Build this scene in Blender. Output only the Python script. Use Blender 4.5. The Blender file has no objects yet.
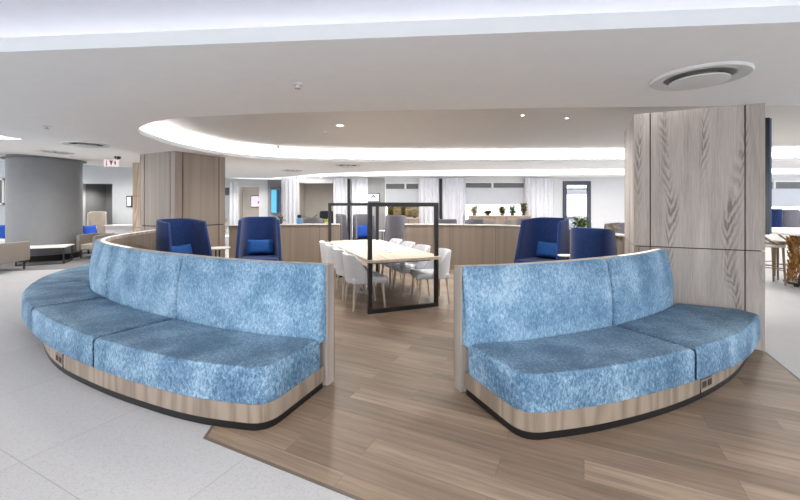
import bpy, bmesh, math, random
from mathutils import Vector, Matrix, noise
from mathutils.geometry import delaunay_2d_cdt, tessellate_polygon
random.seed(7)
C = bpy.context.scene.collection
R = math.radians
PI = math.pi
EYE = 1.57

# ------------------------------------------------------------------ materials
def S(r, g, b):
    f = lambda c: (c/255/12.92) if c/255 <= .04045 else ((c/255+.055)/1.055)**2.4
    return (f(r), f(g), f(b), 1)

def mat(name, col, rough=.6, metal=0., bump=0., bscale=60., emit=None, strength=0., vary=.06, vscale=6., spec=.5, sheen=0.):
    m = bpy.data.materials.new(name); m.use_nodes = True
    nt = m.node_tree; N = nt.nodes; L = nt.links
    p = N['Principled BSDF']
    p.inputs['Roughness'].default_value = rough
    p.inputs['Metallic'].default_value = metal
    p.inputs['Specular IOR Level'].default_value = spec
    if sheen: p.inputs['Sheen Weight'].default_value = sheen
    tc = N.new('ShaderNodeTexCoord')
    n = N.new('ShaderNodeTexNoise'); n.inputs['Scale'].default_value = vscale; n.inputs['Detail'].default_value = 3
    L.new(tc.outputs['Object'], n.inputs['Vector'])
    r = N.new('ShaderNodeValToRGB')
    r.color_ramp.elements[0].position = .3; r.color_ramp.elements[1].position = .7
    r.color_ramp.elements[0].color = tuple(c*(1-vary) for c in col[:3])+(1,)
    r.color_ramp.elements[1].color = tuple(min(1, c*(1+vary)) for c in col[:3])+(1,)
    L.new(n.outputs['Fac'], r.inputs['Fac']); L.new(r.outputs['Color'], p.inputs['Base Color'])
    if bump:
        b = N.new('ShaderNodeTexNoise'); b.inputs['Scale'].default_value = bscale; b.inputs['Detail'].default_value = 4
        L.new(tc.outputs['Object'], b.inputs['Vector'])
        bp = N.new('ShaderNodeBump'); bp.inputs['Strength'].default_value = bump; bp.inputs['Distance'].default_value = .01
        L.new(b.outputs['Fac'], bp.inputs['Height']); L.new(bp.outputs['Normal'], p.inputs['Normal'])
    if emit:
        p.inputs['Emission Color'].default_value = emit; p.inputs['Emission Strength'].default_value = strength
    return m

def math_node(N, L, op, a, b=None):
    n = N.new('ShaderNodeMath'); n.operation = op
    for i, v in enumerate((a, b)):
        if v is None: continue
        if isinstance(v, (int, float)): n.inputs[i].default_value = v
        else: L.new(v, n.inputs[i])
    return n.outputs[0]

def wood(name, dark, light, rings=26., sx=2.2, sz=.22, rough=.55, axis='Z', fine=.35, offset=(0, 0, 0), broad=.3, ringw=.34):
    """oak veneer: contour lines of a stretched noise give cathedral figure, plus a fine pore streak"""
    m = bpy.data.materials.new(name); m.use_nodes = True
    nt = m.node_tree; N = nt.nodes; L = nt.links; p = N['Principled BSDF']
    p.inputs['Roughness'].default_value = rough
    tc = N.new('ShaderNodeTexCoord'); mp = N.new('ShaderNodeMapping')
    sc = {'Z': (sx, sx, sz), 'X': (sz, sx, sx), 'Y': (sx, sz, sx)}[axis]
    mp.inputs['Scale'].default_value = sc; mp.inputs['Location'].default_value = offset
    vec = tc.outputs['Object']
    L.new(vec, mp.inputs['Vector'])
    n = N.new('ShaderNodeTexNoise'); n.inputs['Scale'].default_value = 1.0; n.inputs['Detail'].default_value = 1.5
    n.inputs['Roughness'].default_value = .35
    L.new(mp.outputs[0], n.inputs['Vector'])
    s = math_node(N, L, 'SINE', math_node(N, L, 'MULTIPLY', n.outputs['Fac'], rings*2*PI))
    s = math_node(N, L, 'MULTIPLY', math_node(N, L, 'ADD', s, 1.), .5)
    mp2 = N.new('ShaderNodeMapping')
    mp2.inputs['Scale'].default_value = tuple(v*(70 if v == sx else 9) for v in sc)
    L.new(vec, mp2.inputs['Vector'])
    f = N.new('ShaderNodeTexNoise'); f.inputs['Scale'].default_value = 1.; f.inputs['Detail'].default_value = 3
    L.new(mp2.outputs[0], f.inputs['Vector'])
    # broad tone bands
    mp3 = N.new('ShaderNodeMapping'); mp3.inputs['Scale'].default_value = tuple(v*(1.6 if v == sx else .6) for v in sc)
    L.new(vec, mp3.inputs['Vector'])
    g = N.new('ShaderNodeTexNoise'); g.inputs['Scale'].default_value = 1.; g.inputs['Detail'].default_value = 1
    L.new(mp3.outputs[0], g.inputs['Vector'])
    t = math_node(N, L, 'ADD', math_node(N, L, 'MULTIPLY', s, ringw), math_node(N, L, 'MULTIPLY', f.outputs['Fac'], fine))
    t = math_node(N, L, 'ADD', t, math_node(N, L, 'MULTIPLY', g.outputs['Fac'], broad))
    t = math_node(N, L, 'ADD', t, (.55-broad)*.5)
    t = math_node(N, L, 'ADD', t, (.34-ringw)*.5)
    r = N.new('ShaderNodeValToRGB')
    r.color_ramp.elements[0].position = .30; r.color_ramp.elements[1].position = .85
    r.color_ramp.elements[0].color = dark; r.color_ramp.elements[1].color = light
    L.new(t, r.inputs['Fac']); L.new(r.outputs['Color'], p.inputs['Base Color'])
    bp = N.new('ShaderNodeBump'); bp.inputs['Strength'].default_value = .12; bp.inputs['Distance'].default_value = .004
    L.new(f.outputs['Fac'], bp.inputs['Height']); L.new(bp.outputs['Normal'], p.inputs['Normal'])
    return m

def cathedral(name, dark, light, period=.15):
    """crown-cut oak: nested V figures hanging in vertical bands, straight pores between"""
    m = bpy.data.materials.new(name); m.use_nodes = True
    nt = m.node_tree; N = nt.nodes; L = nt.links; p = N['Principled BSDF']; p.inputs['Roughness'].default_value = .5
    tc = N.new('ShaderNodeTexCoord'); sx = N.new('ShaderNodeSeparateXYZ'); L.new(tc.outputs['Object'], sx.inputs[0])
    h = math_node(N, L, 'ADD', sx.outputs[0], sx.outputs[1])
    mp = N.new('ShaderNodeMapping'); mp.inputs['Scale'].default_value = (2.6, 2.6, .5); L.new(tc.outputs['Object'], mp.inputs['Vector'])
    n = N.new('ShaderNodeTexNoise'); n.inputs['Scale'].default_value = 1; n.inputs['Detail'].default_value = 2; L.new(mp.outputs[0], n.inputs['Vector'])
    hw = math_node(N, L, 'ADD', h, math_node(N, L, 'MULTIPLY', n.outputs['Fac'], .50))
    x = math_node(N, L, 'PINGPONG', hw, period)
    mj = N.new('ShaderNodeMapping'); mj.inputs['Scale'].default_value = (30, 30, 14); L.new(tc.outputs['Object'], mj.inputs['Vector'])
    nj = N.new('ShaderNodeTexNoise'); nj.inputs['Scale'].default_value = 1; nj.inputs['Detail'].default_value = 2; L.new(mj.outputs[0], nj.inputs['Vector'])
    f = math_node(N, L, 'SUBTRACT', math_node(N, L, 'MULTIPLY', sx.outputs[2], 7.), math_node(N, L, 'MULTIPLY', x, 26.))
    f = math_node(N, L, 'ADD', f, math_node(N, L, 'MULTIPLY', n.outputs['Fac'], 6.))
    f = math_node(N, L, 'ADD', f, math_node(N, L, 'MULTIPLY', nj.outputs['Fac'], .8))
    w = math_node(N, L, 'MULTIPLY', math_node(N, L, 'ADD', math_node(N, L, 'SINE', math_node(N, L, 'MULTIPLY', f, 2*PI)), 1.), .5)
    mr = N.new('ShaderNodeMapRange'); mr.inputs['From Min'].default_value = .015; mr.inputs['From Max'].default_value = .062
    mr.inputs['To Min'].default_value = 1; mr.inputs['To Max'].default_value = .05; L.new(x, mr.inputs['Value'])
    w = math_node(N, L, 'MULTIPLY', w, mr.outputs[0])
    mm = N.new('ShaderNodeMapping'); mm.inputs['Scale'].default_value = (4.5, 4.5, .9); mm.inputs['Location'].default_value = (3, 1, .4); L.new(tc.outputs['Object'], mm.inputs['Vector'])
    nm = N.new('ShaderNodeTexNoise'); nm.inputs['Scale'].default_value = 1; nm.inputs['Detail'].default_value = 1; L.new(mm.outputs[0], nm.inputs['Vector'])
    m2 = N.new('ShaderNodeMapRange'); m2.inputs['From Min'].default_value = .40; m2.inputs['From Max'].default_value = .62; L.new(nm.outputs['Fac'], m2.inputs['Value'])
    w = math_node(N, L, 'MULTIPLY', w, m2.outputs[0])
    mf = N.new('ShaderNodeMapping'); mf.inputs['Scale'].default_value = (160, 160, 5); L.new(tc.outputs['Object'], mf.inputs['Vector'])
    g = N.new('ShaderNodeTexNoise'); g.inputs['Scale'].default_value = 1; g.inputs['Detail'].default_value = 3; L.new(mf.outputs[0], g.inputs['Vector'])
    mb = N.new('ShaderNodeMapping'); mb.inputs['Scale'].default_value = (5, 5, .5); L.new(tc.outputs['Object'], mb.inputs['Vector'])
    b = N.new('ShaderNodeTexNoise'); b.inputs['Scale'].default_value = 1; b.inputs['Detail'].default_value = 2; L.new(mb.outputs[0], b.inputs['Vector'])
    t = math_node(N, L, 'ADD', math_node(N, L, 'MULTIPLY', w, -.40), math_node(N, L, 'MULTIPLY', g.outputs['Fac'], .45))
    t = math_node(N, L, 'ADD', t, math_node(N, L, 'MULTIPLY', b.outputs['Fac'], .6))
    r = N.new('ShaderNodeValToRGB'); r.color_ramp.elements[0].position = .15; r.color_ramp.elements[1].position = .75
    r.color_ramp.elements[0].color = dark; r.color_ramp.elements[1].color = light
    L.new(t, r.inputs['Fac']); L.new(r.outputs['Color'], p.inputs['Base Color'])
    return m

def velvet(name, dark, mid, light, scale=66., sheen=.2, nap_tilt=(0, 0, .35)):
    """crushed velvet: streaky pile brushed in patches"""
    m = bpy.data.materials.new(name); m.use_nodes = True
    nt = m.node_tree; N = nt.nodes; L = nt.links; p = N['Principled BSDF']
    p.inputs['Roughness'].default_value = .75; p.inputs['Specular IOR Level'].default_value = .25
    p.inputs['Sheen Weight'].default_value = sheen; p.inputs['Sheen Roughness'].default_value = .4
    p.inputs['Sheen Tint'].default_value = light
    tc = N.new('ShaderNodeTexCoord')
    w = N.new('ShaderNodeTexNoise'); w.inputs['Scale'].default_value = 14; w.inputs['Detail'].default_value = 2
    L.new(tc.outputs['Object'], w.inputs['Vector'])
    mx = N.new('ShaderNodeVectorMath'); mx.operation = 'SCALE'; mx.inputs['Scale'].default_value = .035
    L.new(w.outputs['Color'], mx.inputs[0])
    ad = N.new('ShaderNodeVectorMath'); ad.operation = 'ADD'
    L.new(tc.outputs['Object'], ad.inputs[0]); L.new(mx.outputs[0], ad.inputs[1])
    st = N.new('ShaderNodeMapping'); st.inputs['Rotation'].default_value = (.5, .6, .4); st.inputs['Scale'].default_value = (1, .8, .5)
    L.new(ad.outputs[0], st.inputs['Vector'])
    n = N.new('ShaderNodeTexNoise'); n.inputs['Scale'].default_value = scale; n.inputs['Detail'].default_value = 6
    n.inputs['Roughness'].default_value = .66; n.inputs['Distortion'].default_value = .7
    L.new(st.outputs[0], n.inputs['Vector'])
    b = N.new('ShaderNodeTexNoise'); b.inputs['Scale'].default_value = 3.0; b.inputs['Detail'].default_value = 3
    L.new(tc.outputs['Object'], b.inputs['Vector'])
    t = math_node(N, L, 'ADD', math_node(N, L, 'MULTIPLY', n.outputs['Fac'], .62), math_node(N, L, 'MULTIPLY', b.outputs['Fac'], .38))
    r = N.new('ShaderNodeValToRGB'); e = r.color_ramp.elements
    e[0].position = .40; e[0].color = dark; e[1].position = .61; e[1].color = light
    k = r.color_ramp.elements.new(.5); k.color = mid
    L.new(t, r.inputs['Fac']); L.new(r.outputs['Color'], p.inputs['Base Color'])
    bp = N.new('ShaderNodeBump'); bp.inputs['Strength'].default_value = .35; bp.inputs['Distance'].default_value = .012
    L.new(n.outputs['Fac'], bp.inputs['Height'])
    # pile lean as a fixed normal tilt: shade put on seat tops, uprights lightened
    na = N.new('ShaderNodeVectorMath'); na.operation = 'ADD'; na.inputs[1].default_value = nap_tilt; L.new(bp.outputs['Normal'], na.inputs[0])
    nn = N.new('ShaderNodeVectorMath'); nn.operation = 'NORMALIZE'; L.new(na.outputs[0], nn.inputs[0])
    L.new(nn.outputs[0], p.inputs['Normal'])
    return m

UA = math.atan2(-.436, .9)       # the building grid (columns, planks, tiles) is turned by this angle
def planks(name):
    m = bpy.data.materials.new(name); m.use_nodes = True
    nt = m.node_tree; N = nt.nodes; L = nt.links; p = N['Principled BSDF']
    tc = N.new('ShaderNodeTexCoord'); mp = N.new('ShaderNodeMapping')
    mp.inputs['Rotation'].default_value = (0, 0, -UA)
    L.new(tc.outputs['Object'], mp.inputs['Vector'])
    br = N.new('ShaderNodeTexBrick')
    br.offset = .37; br.offset_frequency = 2; br.squash = 1
    br.inputs['Scale'].default_value = 1; br.inputs['Brick Width'].default_value = 1.25; br.inputs['Row Height'].default_value = .185
    br.inputs['Mortar Size'].default_value = .0012; br.inputs['Mortar Smooth'].default_value = .2; br.inputs['Bias'].default_value = 0
    br.inputs['Color1'].default_value = (0, 0, 0, 1); br.inputs['Color2'].default_value = (1, 1, 1, 1); br.inputs['Mortar'].default_value = (.25, .25, .25, 1)
    L.new(mp.outputs[0], br.inputs['Vector'])
    m2 = N.new('ShaderNodeMapping'); m2.inputs['Scale'].default_value = (1.4, 26, 1)
    L.new(mp.outputs[0], m2.inputs['Vector'])
    # shift the grain from board to board
    ad = N.new('ShaderNodeVectorMath'); ad.operation = 'MULTIPLY_ADD'
    L.new(br.outputs['Color'], ad.inputs[0]); ad.inputs[1].default_value = (7, 3, 5); L.new(m2.outputs[0], ad.inputs[2])
    n = N.new('ShaderNodeTexNoise'); n.inputs['Scale'].default_value = 1; n.inputs['Detail'].default_value = 5; n.inputs['Roughness'].default_value = .62
    L.new(ad.outputs[0], n.inputs['Vector'])
    sp = N.new('ShaderNodeSeparateColor'); L.new(br.outputs['Color'], sp.inputs[0])
    t = math_node(N, L, 'ADD', math_node(N, L, 'MULTIPLY', n.outputs['Fac'], .75), math_node(N, L, 'MULTIPLY', sp.outputs[0], .26))
    r = N.new('ShaderNodeValToRGB'); e = r.color_ramp.elements
    e[0].position = .26; e[0].color = S(98, 84, 72); e[1].position = .86; e[1].color = S(168, 150, 132)
    k = e.new(.55); k.color = S(130, 113, 98)
    L.new(t, r.inputs['Fac'])
    mxr = N.new('ShaderNodeMix'); mxr.data_type = 'RGBA'; mxr.inputs['B'].default_value = S(92, 76, 64)
    L.new(br.outputs['Fac'], mxr.inputs['Factor']); L.new(r.outputs['Color'], mxr.inputs['A'])
    L.new(mxr.outputs['Result'], p.inputs['Base Color'])
    p.inputs['Roughness'].default_value = .42
    bp = N.new('ShaderNodeBump'); bp.inputs['Strength'].default_value = .08; bp.inputs['Distance'].default_value = .005
    L.new(n.outputs['Fac'], bp.inputs['Height']); L.new(bp.outputs['Normal'], p.inputs['Normal'])
    return m

def terrazzo(name):
    m = bpy.data.materials.new(name); m.use_nodes = True
    nt = m.node_tree; N = nt.nodes; L = nt.links; p = N['Principled BSDF']
    tc = N.new('ShaderNodeTexCoord'); mp = N.new('ShaderNodeMapping')
    mp.inputs['Rotation'].default_value = (0, 0, -UA); mp.inputs['Location'].default_value = (3.087, -1.074, 0)
    L.new(tc.outputs['Object'], mp.inputs['Vector'])
    br = N.new('ShaderNodeTexBrick'); br.offset = 0; br.squash = 1
    br.inputs['Scale'].default_value = 1; br.inputs['Brick Width'].default_value = 1.2; br.inputs['Row Height'].default_value = 1.2
    br.inputs['Mortar Size'].default_value = .003; br.inputs['Mortar Smooth'].default_value = .1
    br.inputs['Color1'].default_value = S(172, 173, 177); br.inputs['Color2'].default_value = S(177, 178, 182); br.inputs['Mortar'].default_value = S(150, 150, 152)
    L.new(mp.outputs[0], br.inputs['Vector'])
    v = N.new('ShaderNodeTexVoronoi'); v.inputs['Scale'].default_value = 130
    L.new(mp.outputs[0], v.inputs['Vector'])
    sp = N.new('ShaderNodeSeparateColor'); L.new(v.outputs['Color'], sp.inputs[0])
    r = N.new('ShaderNodeValToRGB'); e = r.color_ramp.elements
    e[0].position = 0; e[0].color = (.80, .80, .82, 1); e[1].position = .45; e[1].color = (1, 1, 1, 1)
    L.new(sp.outputs[0], r.inputs['Fac'])
    mu = N.new('ShaderNodeMix'); mu.data_type = 'RGBA'; mu.blend_type = 'MULTIPLY'; mu.inputs['Factor'].default_value = .8
    L.new(br.outputs['Color'], mu.inputs['A']); L.new(r.outputs['Color'], mu.inputs['B'])
    L.new(mu.outputs['Result'], p.inputs['Base Color']); p.inputs['Roughness'].default_value = .42
    return m

def glass(name, tint=(.95, .97, 1, 1)):
    m = bpy.data.materials.new(name); m.use_nodes = True
    nt = m.node_tree; N = nt.nodes; L = nt.links; N.remove(N['Principled BSDF'])
    t = N.new('ShaderNodeBsdfTransparent'); t.inputs[0].default_value = tint
    g = N.new('ShaderNodeBsdfGlossy'); g.inputs['Roughness'].default_value = .02
    mx = N.new('ShaderNodeMixShader'); mx.inputs[0].default_value = .07
    L.new(t.outputs[0], mx.inputs[1]); L.new(g.outputs[0], mx.inputs[2]); L.new(mx.outputs[0], N['Material Output'].inputs[0])
    return m

M = {}
M['ceil'] = mat('ceiling_paint', S(249, 247, 245), .9, vary=.01)
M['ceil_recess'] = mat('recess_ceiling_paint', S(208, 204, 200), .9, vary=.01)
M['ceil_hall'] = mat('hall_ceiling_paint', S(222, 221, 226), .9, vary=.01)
M['lip'] = mat('cove_lip_paint', S(242, 245, 249), .8, vary=.01)
M['led'] = mat('led_light', (1, 1, 1, 1), emit=(1, .97, .93, 1), strength=9)
M['led_hall'] = mat('led_light_hall', (1, 1, 1, 1), emit=(.97, .97, 1, 1), strength=3.6)
M['led_far'] = mat('led_light_far', (1, 1, 1, 1), emit=(1, .98, .95, 1), strength=10)
M['led_ledge'] = mat('led_light_ledge', (1, 1, 1, 1), emit=(1, .90, .76, 1), strength=.26)
M['oak'] = cathedral('grey_oak_veneer', S(120, 109, 102), S(204, 195, 188))
M['oak_b'] = wood('brown_oak_veneer', S(104, 93, 85), S(156, 143, 132), rings=7, sx=2.0, sz=.06, fine=.55, broad=.22, ringw=.12)
M['oak_wall'] = wood('partition_oak', S(108, 96, 86), S(160, 146, 134), rings=6, sx=2.0, sz=.05, fine=.5, broad=.25, ringw=.12)
M['oak_pale'] = wood('pale_oak', S(140, 131, 124), S(192, 183, 175), rings=7, sx=3, sz=.12, fine=.5)
M['oak_plinth'] = wood('plinth_oak', S(108, 95, 84), S(164, 149, 135), rings=5, sx=5, sz=.5, fine=.6, broad=.2)
M['oak_warm'] = wood('warm_oak', S(142, 120, 100), S(196, 176, 154), rings=12, sx=2.6, sz=.4, fine=.5)
M['table_top'] = wood('light_oak_table', S(182, 166, 146), S(214, 202, 186), rings=8, sx=4, sz=.3, axis='Y', fine=.5)
M['table_edge'] = mat('table_edge', S(226, 210, 190), .5)
M['leg_wood'] = wood('ash_leg', S(176, 160, 140), S(224, 212, 194), rings=6, sx=12, sz=1)
M['stool_wood'] = wood('brown_leg', S(96, 80, 66), S(150, 130, 110), rings=6, sx=12, sz=1)
M['groove'] = mat('dark_groove', S(62, 54, 50), .8)
M['kick'] = mat('black_kickboard', S(9, 9, 11), .5)
M['black'] = mat('black_metal', S(34, 35, 38), .4, vary=.1)
M['post'] = mat('black_post', S(28, 28, 32), .5)
M['velvet'] = velvet('light_blue_velvet', S(88, 126, 160), S(124, 162, 194), S(172, 202, 226))
M['velvet_box'] = velvet('blue_velvet_boxing', S(70, 102, 132), S(105, 139, 169), S(158, 188, 212))
M['velvet_seat'] = velvet('blue_velvet_seat', S(70, 102, 132), S(105, 139, 169), S(158, 188, 212), nap_tilt=(.14, .74, 0))  # shaded copy of the boxing: same colours, normal tilted to darken seat tops
M['navy'] = mat('royal_blue_wool', S(21, 47, 98), .8, bump=.25, bscale=180, vary=.2, vscale=30, spec=.2, sheen=.2)
M['navy_cushion'] = mat('bright_blue_wool', S(32, 76, 138), .85, bump=.25, bscale=180, vary=.12, vscale=30, spec=.2)
M['cobalt'] = mat('cobalt_cloth', S(34, 86, 190), .85, vary=.1)
M['shell'] = mat('light_grey_tweed', S(224, 228, 235), .9, bump=.3, bscale=220, vary=.07, vscale=60, spec=.2)
M['graphite'] = mat('graphite_cloth', S(122, 122, 132), .9, bump=.2, bscale=120, vary=.15, vscale=50, spec=.2)
M['charcoal'] = mat('charcoal_cloth', S(40, 42, 50), .9, vary=.1, spec=.2)
M['mauve'] = mat('mauve_grey_cloth', S(140, 138, 152), .9, vary=.1, spec=.2)
M['taupe'] = mat('taupe_cloth', S(138, 130, 123), .9, bump=.2, bscale=150, vary=.07, vscale=40, spec=.2)
M['taupe_seat'] = mat('pale_taupe_cloth', S(172, 165, 157), .9, bump=.2, bscale=150, vary=.07, vscale=40, spec=.2)
M['cream'] = mat('cream_cloth', S(192, 184, 174), .9, vary=.05)
M['white_cloth'] = mat('white_cloth', S(236, 235, 234), .8, vary=.03)
M['white'] = mat('white_laminate', S(238, 236, 232), .4, vary=.02)
M['grey_col'] = mat('grey_plaster', S(130, 132, 136), .7, vary=.03)
M['wall'] = mat('white_wall', S(214, 215, 218), .8, vary=.02)
M['wall_left'] = mat('cool_grey_wall', S(196, 200, 205), .8, vary=.02)
M['wall_dark'] = mat('dark_grey_wall', S(128, 129, 132), .8, vary=.03)
M['wall_beige'] = mat('beige_wall', S(190, 183, 174), .8, vary=.03)
M['wall_mid'] = mat('mid_grey_wall', S(158, 158, 160), .8, vary=.03)
M['curtain'] = mat('white_sheer_curtain', S(226, 227, 233), .85, vary=.03)
M['blind'] = mat('pale_roller_blind', S(206, 209, 216), .85, vary=.02)
M['pelmet'] = mat('grey_pelmet', S(104, 106, 108), .6)
M['terrazzo'] = terrazzo('white_terrazzo_tiles')
M['planks'] = planks('oak_plank_floor')
M['carpet'] = mat('grey_carpet', S(112, 112, 115), .95, bump=.3, bscale=90, vary=.08, vscale=14)
M['trim'] = mat('dark_floor_trim', S(98, 88, 80), .5)
M['vent'] = mat('white_vent', S(224, 223, 222), .5, vary=.01)
M['vent_dark'] = mat('vent_throat', S(140, 138, 136), .8)
M['leaf'] = mat('green_leaf', S(74, 112, 50), .6, vary=.35, vscale=9)
M['leaf_y'] = mat('lime_leaf', S(176, 196, 60), .6, vary=.25, vscale=9)
M['leaf_b'] = mat('olive_brown_leaf', S(108, 100, 52), .7, vary=.4, vscale=8)
M['dry'] = mat('dried_stem', S(170, 158, 130), .8, vary=.3, vscale=9)
M['olive_board'] = wood('olive_board', S(92, 80, 50), S(150, 132, 92), rings=5, sx=3, sz=2, fine=.5, broad=.5)
M['pot'] = mat('pale_pot', S(206, 198, 188), .6)
M['pot_dark'] = mat('dark_pot', S(84, 74, 66), .6)
M['brass'] = mat('brass_wire', S(186, 140, 80), .3, metal=.9, vary=.2, vscale=20)
M['bronze'] = mat('dark_bronze', S(58, 46, 38), .4, metal=.6)
M['glass'] = glass('window_glass')
M['mirror'] = mat('mirror_glass', S(236, 240, 244), .02, metal=1., vary=0)
M['frame_blue'] = mat('slate_frame', S(58, 66, 80), .4)
M['plate'] = mat('bronze_plate', S(122, 112, 104), .5)
M['chrome'] = mat('brushed_steel', S(178, 178, 180), .35, metal=.9)
M['screen_pink'] = mat('screen_lilac', S(40, 40, 40), .3, emit=S(228, 214, 236), strength=.5)
M['screen_dark'] = mat('screen_dark', S(30, 28, 44), .3, emit=S(52, 46, 70), strength=.4)
M['screen_white'] = mat('screen_white', S(40, 40, 40), .3, emit=S(250, 246, 252), strength=.52)
M['sign_cyan'] = mat('sign_cyan', S(60, 120, 150), .3, emit=S(96, 190, 226), strength=.4)
M['sign_navy'] = mat('sign_navy', S(14, 44, 72), .3, emit=S(16, 60, 94), strength=.4)
M['sign_red'] = mat('sign_red', S(110, 44, 52), .5, emit=S(110, 44, 52), strength=.1)
M['sign_white'] = mat('sign_white', S(236, 222, 222), .5, emit=S(236, 214, 214), strength=.12)
M['lamp'] = mat('lamp_glow', (1, 1, 1, 1), emit=(1, .96, .9, 1), strength=6)
M['tablet_blue'] = mat('blue_plastic', S(92, 146, 196), .4)
M['display_black'] = mat('black_display', S(14, 15, 18), .2)
M['display_edge'] = mat('blue_display_edge', S(66, 92, 128), .35)

# ------------------------------------------------------------------ mesh helpers
def obj(name, bm, m, parent=None, smooth=None, loc=None):
    me = bpy.data.meshes.new(name)
    bmesh.ops.recalc_face_normals(bm, faces=bm.faces[:])
    if smooth is not None:
        for f in bm.faces: f.smooth = True
    bm.to_mesh(me); bm.free()
    for x in (m if isinstance(m, (list, tuple)) else [m]): me.materials.append(x)
    if smooth is not None: me.set_sharp_from_angle(angle=R(smooth))
    o = bpy.data.objects.new(name, me); C.objects.link(o)
    if parent: o.parent = parent
    if loc: o.location = loc
    return o

def tag(o, label=None, cat=None, group=None, kind=None):
    if label: o['label'] = label
    if cat: o['category'] = cat
    if group: o['group'] = group
    if kind: o['kind'] = kind
    return o

def thing(name, label, cat, loc=(0, 0, 0), rz=0., group=None):
    o = bpy.data.objects.new(name, None); C.objects.link(o); o.empty_display_size = .2
    o.location = loc; o.rotation_euler = (0, 0, rz)
    return tag(o, label, cat, group)

def dup(root, loc, rz, label=None, group=None, scale=None):
    r = root.copy(); C.objects.link(r); r.location = loc; r.rotation_euler = (0, 0, rz)
    if label: r['label'] = label
    if group: r['group'] = group
    if scale: r.scale = scale
    for ch in list(root.children):
        c = ch.copy(); C.objects.link(c); c.parent = r
        for g in list(ch.children):
            d = g.copy(); C.objects.link(d); d.parent = c
    return r

def BM(): return bmesh.new()

def box(bm, c, s, rz=0., bev=0., seg=2, mi=0, rot=None):
    m = Matrix.Translation(c) @ (rot.to_4x4() if rot else Matrix.Rotation(rz, 4, 'Z')) @ Matrix.Diagonal((s[0], s[1], s[2], 1))
    v = bmesh.ops.create_cube(bm, size=1, matrix=m)['verts']
    fs = {f for x in v for f in x.link_faces}
    for f in fs: f.material_index = mi
    if bev:
        e = list({e for x in v for e in x.link_edges})
        bmesh.ops.bevel(bm, geom=e, offset=bev, segments=seg, profile=.5, affect='EDGES')
    return v

def prism(bm, poly, z0, z1, mi=0):
    a = [bm.verts.new((p[0], p[1], z0)) for p in poly]; b = [bm.verts.new((p[0], p[1], z1)) for p in poly]
    n = len(poly); fs = []
    for i in range(n): fs.append(bm.faces.new((a[i], a[(i+1) % n], b[(i+1) % n], b[i])))
    fs.append(bm.faces.new(b)); fs.append(bm.faces.new(a[::-1]))
    for f in fs: f.material_index = mi
    return fs

def lathe(bm, prof, seg=32, c=(0, 0, 0), mi=0):
    rings = []
    for r, z in prof:
        if r < 1e-5: rings.append([bm.verts.new((c[0], c[1], c[2]+z))])
        else: rings.append([bm.verts.new((c[0]+r*math.cos(2*PI*i/seg), c[1]+r*math.sin(2*PI*i/seg), c[2]+z)) for i in range(seg)])
    for a, b in zip(rings, rings[1:]):
        for i in range(seg):
            j = (i+1) % seg
            if len(a) == 1 and len(b) == 1: break
            if len(a) == 1: f = bm.faces.new((a[0], b[j], b[i]))
            elif len(b) == 1: f = bm.faces.new((a[i], a[j], b[0]))
            else: f = bm.faces.new((a[i], a[j], b[j], b[i]))
            f.material_index = mi

def tube(bm, pts, r, seg=8, r1=None, closed=False, mi=0):
    pts = [Vector(p) for p in pts]; n = len(pts); rings = []
    up = None
    for i, p in enumerate(pts):
        if closed: d = pts[(i+1) % n]-pts[i-1]
        else: d = pts[min(i+1, n-1)]-pts[max(i-1, 0)]
        d.normalize()
        if up is None:
            up = Vector((0, 0, 1)) if abs(d.z) < .9 else Vector((1, 0, 0))
        x = d.cross(up).normalized(); y = x.cross(d).normalized(); up = y
        rr = r if r1 is None else r+(r1-r)*i/(n-1)
        rings.append([bm.verts.new(p+x*rr*math.cos(2*PI*k/seg)+y*rr*math.sin(2*PI*k/seg)) for k in range(seg)])
    m = n if closed else n-1
    for i in range(m):
        a, b = rings[i], rings[(i+1) % n]
        for k in range(seg):
            f = bm.faces.new((a[k], a[(k+1) % seg], b[(k+1) % seg], b[k])); f.material_index = mi
    if not closed:
        bm.faces.new(rings[0][::-1]).material_index = mi; bm.faces.new(rings[-1]).material_index = mi

def cr(P, t):
    """Catmull-Rom through the points P at parameter t (0..len-1)"""
    n = len(P)-1; i = min(int(t), n-1); f = t-i
    g = lambda k: Vector(P[k]) if 0 <= k <= n else (2*Vector(P[0])-Vector(P[1]) if k < 0 else 2*Vector(P[n])-Vector(P[n-1]))
    a, b, c, d = g(i-1), g(i), g(i+1), g(i+2)
    return .5*((2*b)+(c-a)*f+(2*a-5*b+4*c-d)*f*f+(3*b-a-3*c+d)*f**3)

def dense(P, k=8):
    n = (len(P)-1)*k
    return [cr(P, i/k) for i in range(n+1)]

def normals(P, side=1, closed=False):
    out = []; n = len(P)
    for i in range(n):
        a = P[(i-1) % n] if closed else P[max(i-1, 0)]; b = P[(i+1) % n] if closed else P[min(i+1, n-1)]
        d = Vector(b)-Vector(a); d = Vector((d[0], d[1])).normalized()
        out.append(Vector((d.y, -d.x))*side)
    return out

def sweep(bm, P, NN, prof, closed=False, caps=True, mi=0, zf=None, loop=True):
    """carry the profile [(offset, z)] along the plan line P with side vectors NN"""
    rings = []
    for i, (p, n) in enumerate(zip(P, NN)):
        pr = prof(i) if callable(prof) else prof
        ring = []
        for o, z in pr:
            q = (p[0]+n[0]*o, p[1]+n[1]*o)
            ring.append(bm.verts.new((q[0], q[1], z+(zf(p[0]) if zf else 0))))
        rings.append(ring)
    m = len(rings); k = len(rings[0])
    for i in range(m if closed else m-1):
        a, b = rings[i], rings[(i+1) % m]
        for j in range(k if loop else k-1):
            bm.faces.new((a[j], a[(j+1) % k], b[(j+1) % k], b[j])).material_index = mi
    if caps and not closed and loop:
        bm.faces.new(rings[0][::-1]).material_index = mi; bm.faces.new(rings[-1]).material_index = mi

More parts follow.
